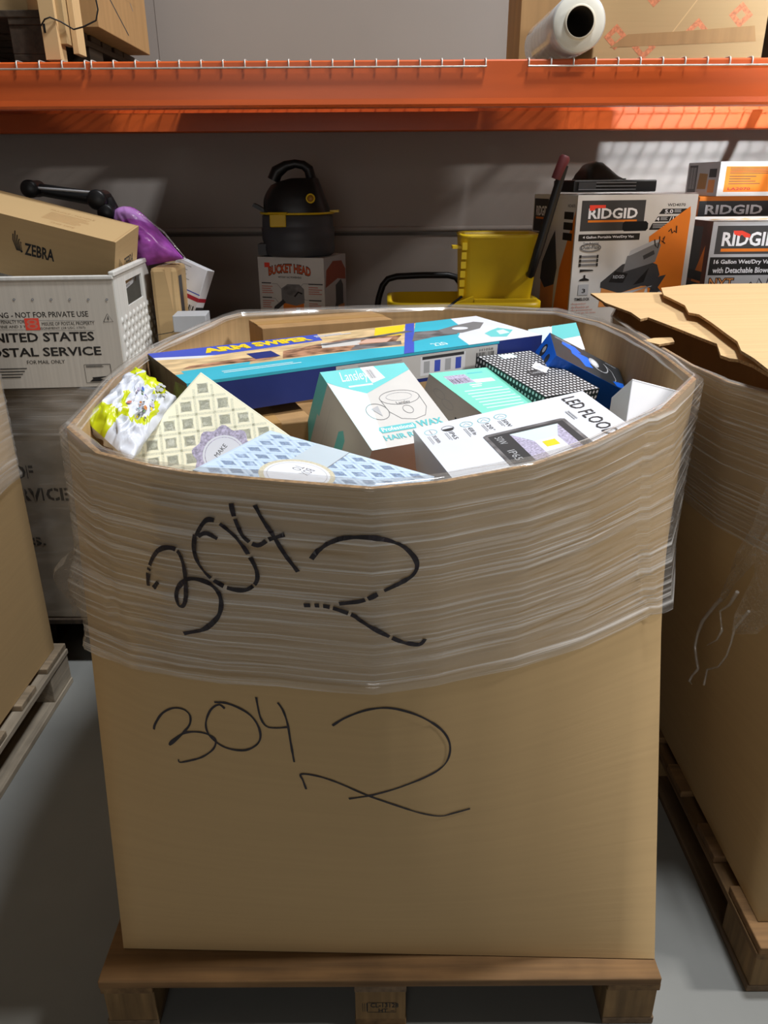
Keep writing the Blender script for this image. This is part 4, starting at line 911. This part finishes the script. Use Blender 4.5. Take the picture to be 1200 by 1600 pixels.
def p_wd(F):
    f = F['front']; g = .0
    f.rect(0, 0, 1, 1, OFFW); logo(f, .035, .765, .56, .965, .095, .50, .845, .915); f.poly([(.10, .935), (.10, .9), (.14, .9), (.15, .915), (.23, .915), (.23, .935)], REDST)
    f.poly([(.385, .775), (.385, .81), (.4, .825), (.58, .825), (.60, .81), (.60, .775), (.585, .76), (.4, .76)], HOLE)
    f.rect(.03, .70, .54, .745, BLACK); f.text('4 Gallon Portable Wet/Dry Vac', .065, .712, .49, .733, WHITE, .02)
    f.text('WD4070', .745, .92, .90, .94, BLACK, .02)
    f.poly([(.68, .87), (.71, .905), (.925, .905), (.90, .87)], BLACK); f.text('5.0', .73, .874, .80, .90, WHITE, .02); f.small(.81, .877, .87, .9, 3, LTG)
    f.poly([(.65, .82), (.675, .855), (.89, .855), (.865, .82)], BLACK); f.text('4', .665, .825, .69, .85, WHITE, .02); f.small(.7, .826, .76, .85, 3, LTG); f.text('/15', .775, .824, .85, .852, WHITE, .02)
    f.poly([(.61, .765), (.635, .81), (.86, .81), (.83, .765)], BLACK); f.small(.64, .772, .82, .803, 3, LTG, .4)
    f.poly([(.945, .92), (.955, .86), (.955, .02), (.70, .02), (.62, .72)], ORANGE)
    vac_picture(f, .25, .24, .56, .46, CHAR, ORANGE2, True)
    f.ring(.135, .655, .085, .025, .004, MIDG); f.text('Dual-Flex', .06, .645, .21, .672, CHAR, .01); f.text('Tug-A-Long', .07, .675, .2, .692, CHAR, .01)
    for k in range(3): y = .595 - .028 * k; f.rect(.055, y - .007, .2, y + .007, MIDG); f.rect(.05, y - .011, .068, y + .011, BLACK); f.rect(.195, y - .011, .21, y + .011, BLACK)
    f.poly([(.065, .49), (.065, .51), (.17, .505), (.18, .497), (.1, .495)], BLACK); f.poly([(.065, .43), (.15, .43), (.145, .44), (.115, .45), (.115, .47), (.1, .47), (.1, .45), (.07, .44)], BLACK)
    f.rect(.065, .33, .15, .405, LTG); f.text('3', .095, .345, .125, .375, BLACK, .03); f.text('TIMELOCK', .04, .292, .17, .312, BLACK, .03)
    for k in range(4): f.text(('Acquisition', 'de flexible et', 'du poussieres', 'portatif de 15 litres')[k], .02, .262 - .022 * k, .14 + .03 * k, .278 - .022 * k, REDTX)
    f.line([(.67, .70), (.68, .66), (.705, .64), (.715, .69), (.71, .72)], .004, BLACK); f.line([(.74, .70), (.755, .72), (.745, .68), (.765, .67), (.73, .69)], .003, BLACK); f.line([(.78, .75), (.8, .77), (.815, .74), (.83, .755), (.85, .74), (.845, .79)], .004, BLACK)
    l = F['left']; l.rect(0, 0, 1, 1, OFFW); logo(l, .02, .74, .36, .97, .07, .34, .85, .92); l.rect(.02, .68, .36, .73, BLACK); l.poly([(.98, .9), (.98, 0), (.6, 0), (.72, .5)], ORANGE)
    l.poly([(.3, .08), (.3, .5), (.46, .66), (.58, .72), (.62, .5), (.62, .1), (.46, .04)], ORANGE2); l.poly([(.28, .4), (.3, .52), (.46, .68), (.56, .76), (.66, .5), (.62, .38), (.4, .34)], CHAR)
    for k in range(3): l.rect(.74, .84 - .07 * k, .94, .89 - .07 * k, BLACK)
    l.text('WD4070', .8, .92, .96, .94, BLACK)
t = carton('vacuum_carton', 'upright white, black and orange carton for a 4 gallon portable vacuum', 'box', (0.7819, 2.8018, 0.951 + .2275), (0, 0, 14.56), (0.4308, 0.318, 0.455), OFFW, p_wd, bevel=.003)
mb = MB(); rows = []
for j in range(2):
    rows.append([Vector((-.2154 + .4308 * i / 24, -.159 + .012 * j + .002 * noise.noise(Vector((i * .7, j, 0))), .4555 + .003 + .003 * noise.noise(Vector((i * .5, j * 2, 3))))) for i in range(25)])
mb.grid(rows, WHITE); mb.build('worn_top_edge', t)
carton('brown_carton', 'plain carton under the upright vacuum carton', 'box', (0.80, 2.84, 0.94), (0, 0, 14.56), (0.3, 0.24, 0.018), KRAFT_DK, None)
def p_gal(F):
    f = F['front']; f.rect(0, 0, 1, 1, LTG); f.poly([(.04, .735), (.04, .965), (1, .965), (1, .735)], CHAR); f.text('RIDGID', .09, .80, .54, .915, WHITE, .028); f.rect(.09, .755, .54, .78, ORANGE)
    f.poly([(.17, .925), (.18, .895), (.23, .88), (.24, .895), (.27, .87), (.31, .87), (.31, .895), (.24, .925)], REDST)
    f.rect(.015, .56, .78, .71, BLACK); f.text('16 Gallon Wet/Dry Vac', .05, .645, .52, .69, WHITE, .02); f.text('with Detachable Blower', .05, .578, .54, .625, WHITE, .02)
    f.text('NXT', .03, .445, .24, .54, BLACK, .06); f.text('NXT', .037, .452, .233, .533, ORANGE2, .0); f.line([(.33, .44), (.38, .50), (.42, .45), (.44, .53), (.50, .45), (.52, .54)], .005, BLACK)
    l = F['left']; l.rect(0, 0, 1, 1, mat('worn_maroon_print', (92, 46, 30), .55, var=.3)); l.rect(.25, .55, .8, .95, CHAR); l.poly([(.9, .8), (.9, 0), (.5, 0), (.7, .5)], ORANGE)
    for k in range(3): l.rect(.45, .5 - .1 * k, .9, .58 - .1 * k, BLACK)
gx = PY(1113, 346, 2.72); gd = (.42, .38, gx.z - .931)
t = carton('vacuum_carton', 'grey carton for a 16 gallon vacuum at the right edge', 'box', (gx.x + gd[0] / 2, 2.72 + gd[1] / 2, .931 + gd[2] / 2), (0, 0, 1), gd, OFFW, p_gal, bevel=.003)
mb = MB(); rows = [[Vector((-gd[0] / 2 + gd[0] * i / 20, -gd[1] / 2 + .05 * j - .004 * (1 - j), gd[2] + .004 + .010 * abs(noise.noise(Vector((i * .6, j, 1)))))) for i in range(21)] for j in range(2)]
mb.grid(rows, KRAFT_FLAP); mb.build('open_top_flap', t)
def p_rb(F):
    f = F['front']; f.rect(0, 0, 1, 1, ORANGE); f.rect(.0, .3, .62, .965, CHAR); f.text('RIDGID', .06, .86, .56, .935, WHITE, .028); f.rect(.06, .825, .56, .845, ORANGE2); f.rect(.65, .3, 1, .955, ORANGE2)
    f.ring(.76, .88, .1, .02, .004, WHITE); f.ring(.76, .87, .07, .035, .004, WHITE)
rx = PY(1094, 307, 3.17); 
carton('vacuum_carton', 'orange and black tool carton standing behind the 16 gallon vacuum carton', 'box', (rx.x + .22, 3.17 + .12, .931 + (rx.z - .931) / 2), (0, 0, 0), (.44, .24, rx.z - .931), ORANGE, p_rb, bevel=.003)
def p_la(F):
    f = F['front']; f.rect(0, 0, 1, 1, OFFW); f.rect(.06, .12, 1, .86, ORANGE); f.small(.1, .62, .95, .82, 4, CHAR, .35, .2); f.small(.1, .3, .45, .58, 4, CHAR, .3, .5); f.small(.55, .3, .95, .58, 5, CHAR, .3, .2); f.text('LA2070', .1, .17, .32, .25, REDP, .02)
    l = F['left']; l.rect(0, 0, 1, 1, LTG); l.rect(.05, .1, .32, .92, CHAR); l.bars(.08, .2, .3, .85, 5, LTG); l.poly([(.36, .2), (.64, .2), (.66, .65), (.4, .68)], KRAFT_DK); l.rect(.7, .55, .92, .8, BLACK); l.rect(.7, .1, .9, .48, ORANGE2)
lx0 = PY(1122, 250, 3.13)
carton('tool_carton', 'flat orange and white carton lying on top of the vacuum boxes at right', 'box', (lx0.x + .19, 3.13 + .12, rx.z + .001 + .06), (0, 0, 5), (.40, .26, .118), OFFW, p_la, sides={'top': mat('dark_carton_top', (86, 76, 70), .7)}, bevel=.003)  # top face is darker than the sides

# tray and hump on the vacuum carton
wt = 1.4065
t = thing('black_tray', 'flat black hard case lying on the upright vacuum carton', 'case', (0.735, 2.76, wt + .007), (0, 0, 12))
mb = MB(); mb.box((0, 0, .018), (.29, .16, .036), STEELBK); mb.build('tray_shell', t, .004)
mb = MB()
for k in range(3): mb.box((-.03, -.082, .008 + .01 * k), (.2, .003, .003), MIDG)
mb.box((-.1, -.082, .02), (.06, .004, .02), CHAR); mb.build('ribbed_edge', t)
t = thing('dust_pan', 'black rounded plastic scoop lying on the flat black case', 'scoop', (0.715, 2.78, wt + .0435), (0, 0, 8))
mb = MB(); n = 14
prof = [(-.06, .0), (-.056, .025), (-.04, .047), (-.02, .056), (0, .054), (.02, .04), (.05, .015), (.075, .0)]
rows = [[Vector((x, y, z * (1 - (y / .075) ** 4))) for x, z in prof] for y in [-.074 + .148 * k / n for k in range(n + 1)]]
mb.grid(rows, STEELBK); mb.poly([(x, -.074, z * .05) for x, z in prof][::-1], STEELBK); mb.box((0.005, 0, .002), (.13, .14, .004), STEELBK); mb.build('scoop_shell', t)

# bucket head carton + grey wet/dry vacuum
def p_buck(F):
    f = F['front']; f.rect(0, 0, 1, 1, OFFW); wp = lambda x: -.045 * (2 * x - 1) ** 2
    f.text('BUCKET HEAD', .155, .80, .805, .925, BLACK, .06, warp=wp); f.text('BUCKET HEAD', .16, .81, .80, .915, mat('red_orange_lettering', (206, 84, 34), .5), .02, warp=wp); f.text('WET/DRY VAC POWERHEAD', .3, .735, .66, .76, BLACK, .02); f.rect(.1, .87, .18, .93, REDST)
    f.poly([(.36, .18), (.36, .44), (.68, .44), (.68, .12), (.62, .12), (.62, .36), (.56, .36), (.56, .26), (.4, .26)], ORANGE); f.poly([(.34, .42), (.34, .6), (.44, .66), (.62, .66), (.69, .6), (.69, .42), (.56, .38)], MIDG); f.ell(.52, .58, .15, .07, SLATE)
    f.line([(.54, .5), (.6, .56), (.66, .54)], .006, BLACK); f.poly([(.2, .3), (.22, .36), (.36, .46), (.4, .42), (.24, .3)], CHAR); f.poly([(.68, .14), (.72, .2), (.7, .32), (.66, .3)], CHAR)
    for a0, b0, a1 in ((.04, .66, .2), (.04, .47, .2), (.02, .2, .25), (.76, .66, .98), (.76, .45, .98), (.76, .25, .98)):
        f.small(a0, b0 - .01, a1, b0 + .015, 1, CHAR, .6, .2); f.small(a0, b0 - .14, a1 + .03 if a1 < .5 else a1, b0 - .03, 4, REDTX, .4, .4)
    f.line([(.2, .66), (.28, .66), (.36, .58)], .0015, MIDG); f.line([(.2, .47), (.24, .47), (.3, .4)], .0015, MIDG); f.line([(.76, .67), (.68, .67), (.64, .63)], .0015, MIDG); f.line([(.76, .46), (.7, .46), (.66, .52)], .0015, MIDG)
    r = F['right']; r.rect(0, 0, 1, 1, LTG); r.poly([(.05, .62), (.1, .84), (.4, .94), (.8, .92), (.98, .8), (.98, .66), (.6, .7)], mat('dull_red_print', (150, 66, 36), .55)); r.poly([(.5, .3), (.5, .62), (.75, .68), (.85, .6), (.85, .3)], CHAR); r.poly([(.6, .02), (.6, .34), (.9, .34), (.9, 0)], ORANGE2); r.poly([(.36, .2), (.5, .4), (.54, .34), (.42, .16)], CHAR)
carton('vacuum_head_carton', 'white carton printed with a bucket vacuum head and red arched title', 'box', (-0.3141, 3.1631, .9 + .1435), (0, 0, -18.07), (0.2726, 0.2312, 0.287), OFFW, p_buck, bevel=.002)
va = thing('shop_vacuum', 'black and grey wet dry vacuum with yellow latch standing on a white carton', 'vacuum cleaner', (-0.325, 3.16, 1.188))
mb = MB(); mb.lathe([(0, 0), (.125, 0), (.137, .008), (.14, .03), (.136, .05), (.139, .06), (.14, .10), (.136, .104), (.136, .112), (.134, .145), (.126, .15), (0, .15)], GREYPL, (0, 0, 0), 40); mb.box((-.125, -.03, .025), (.05, .08, .04), GREYPL); mb.build('tank', va)
mb = MB(); mb.lathe([(.128, .15), (.142, .15), (.143, .157), (.128, .157)], YELPL, (0, 0, 0), 40); mb.box((.13, 0, .158), (.06, .05, .008), YELPL, (0, -3, 0)); mb.build('yellow_seal', va)
mb = MB(); mb.box((-.06, -.125, .13), (.06, .02, .045), YELPL, (-8, 0, 0)); mb.box((-.06, -.135, .157), (.075, .03, .006), YELPL); mb.build('latch', va, .005)
mb = MB(); rows = []
for k in range(11):
    z = .157 + .118 * k / 10; f = k / 10; xl = -.125 + .06 * max(0, f - .3) ** 1.6 * 1.6; xr = .128 - .045 * f; yw = .125 * (1 - .45 * f ** 2)
    if f > .85: xl += (f - .85) * .35
    rows.append([Vector(((xl + xr) / 2 + (xr - xl) / 2 * math.copysign(abs(math.cos(a)) ** .75, math.cos(a)), yw * math.copysign(abs(math.sin(a)) ** .75, math.sin(a)), z)) for a in [2 * math.pi * q / 36 for q in range(36)]])
mb.grid(rows, STEELBK, closed=True); mb.poly(rows[-1], STEELBK); mb.box((-.14, -.02, .172), (.05, .05, .012), STEELBK, (0, 28, 0)); mb.build('motor_head', va)
mb = MB(); mb.tube([(-.085, 0, .268), (-.07, 0, .298), (-.035, 0, .318), (.0, 0, .325), (.03, 0, .32), (.05, 0, .305), (.056, 0, .28), (.058, 0, .262)], [.024, .024, .018, .015, .016, .019, .019, .024], STEELBK, 14); mb.build('carry_handle', va)
mb = MB(); mb.lathe([(0, .004), (.012, .004), (.0121, 0)], mat('brass_port', (150, 110, 40), .4), (.062, -.108, .205), 20, Euler((R_(80), 0, 0))); mb.lathe([(.012, 0), (.012, .008), (.017, .008), (.017, 0)], YELPL, (.062, -.108, .205), 20, Euler((R_(80), 0, 0))); mb.build('outlet_port', va)

# hand truck loop
ht = thing('hand_truck', 'black tubular loop handle rising behind the yellow mop bucket', 'hand truck', (0.15, 3.3, 0.62))
mb = MB(); pts = [PY(x, y, 3.3) for x, y in [(588, 490), (592, 465), (598, 446), (606, 436), (620, 432), (660, 430), (700, 430), (712, 433), (719, 442), (722, 460), (724, 490)]]
pts = [Vector((pts[0].x - .01, 3.3, .63))] + pts + [Vector((pts[-1].x + .01, 3.3, .63))]
mb.tube(pts, .013, STEELBK, 12); rp('handle_loop', mb, ht)
mb = MB(); mb.tube([(-.03, 3.3, .8), (.33, 3.3, .8)], .01, STEELBK, 8); mb.box((.15, 3.24, .626), (.36, .2, .008), STEELBK); rp('toe_frame', mb, ht)

# mop bucket
YM = 2.72
mk = thing('mop_bucket', 'yellow mop bucket with wringer and black lever behind the bin', 'mop bucket', (0.27, YM, 0.62))
def loft(mb, secs, m, cap=True, rad=.25, n=32):
    rows = []
    for cx, cy, w, d, z in secs:
        rows.append([Vector((cx + w / 2 * math.copysign(abs(math.cos(a)) ** rad, math.cos(a)), cy + d / 2 * math.copysign(abs(math.sin(a)) ** rad, math.sin(a)), z)) for a in [2 * math.pi * (q + .5) / n for q in range(n)]])
    mb.grid(rows, m, closed=True)
    if cap: mb.poly(rows[0][::-1], m); mb.poly(rows[-1], m)
mb = MB(); loft(mb, [(.27, YM, .36, .24, .70), (.27, YM, .48, .29, 1.05), (.27, YM, .51, .31, 1.062), (.27, YM, .51, .31, 1.082), (.27, YM, .48, .28, 1.083), (.27, YM, .35, .22, .74)], YELPL); rp('bucket_body', mb, mk)
for sx in (-1, 1):
    for sy in (-1, 1):
        mb = MB(); mb.lathe([(0, -.015), (.036, -.015), (.04, -.01), (.04, .01), (.036, .015), (0, .015)], STEELBK, (.27 + sx * .15, YM + sy * .09, .661), 20, Euler((0, R_(90), 0))); mb.box((.27 + sx * .15, YM + sy * .09, .70), (.04, .04, .03), STEELBK); rp('caster_wheel', mb, mk)
mb = MB(); xl, xr = PY(722, 368, YM - .1).x, PY(846, 366, YM - .1).x
cx = (xl + xr) / 2; ww = xr - xl; zt = PY(780, 366, YM - .1).z
loft(mb, [(cx - .006, YM, ww * .90, .17, 1.05), (cx - .002, YM, ww * .95, .19, 1.15), (cx, YM, ww, .21, zt - .012), (cx, YM, ww + .008, .216, zt - .004), (cx, YM, ww - .004, .20, zt), (cx, YM, ww - .02, .18, zt - .006), (cx, YM, ww * .85, .15, 1.09)], YELPL, rad=.22)
for k in range(6): mb.box((xl + .010 - .0012 * k, YM - .098 + .002 * k, 1.255 - .029 * k), (.016, .012, .022), YELPL)
mb.box((xl - .012, YM - .05, 1.25), (.03, .05, .009), YELPL); mb.box((xl + .02, YM - .11, 1.075), (.06, .02, .03), YELPL, (0, -20, 0)); mb.box((cx + .02, YM - .112, 1.075), (ww * .8, .02, .03), YELPL, (0, 0, 0))
rp('wringer', mb, mk)
mb = MB(); P0, P1 = PY(829, 430, YM - .13), PY(882, 258, YM - .15); PM = PY(869, 280, YM - .15)
mb.tube([P0 + Vector((-.004, 0, -.006)), P0, P0.lerp(P1, .25), P1], [.008, .013, .015, .013], STEELBK, 12); mb.tube([P0 + Vector((.0, .08, .0)), P0], .01, STEELBK, 10); rp('wringer_lever', mb, mk)
mb = MB(); q = PY(884, 243, YM - .152); mb.tube([PM, PM.lerp(q, .9), q], [.016, .017, .012], MAROON, 12); rp('lever_grip', mb, mk)
mb = MB(); mb.tube([PY(700, 480, YM - .17), PY(722, 463, YM - .17)], .004, BLACK, 6); rp('side_latch', mb, mk)
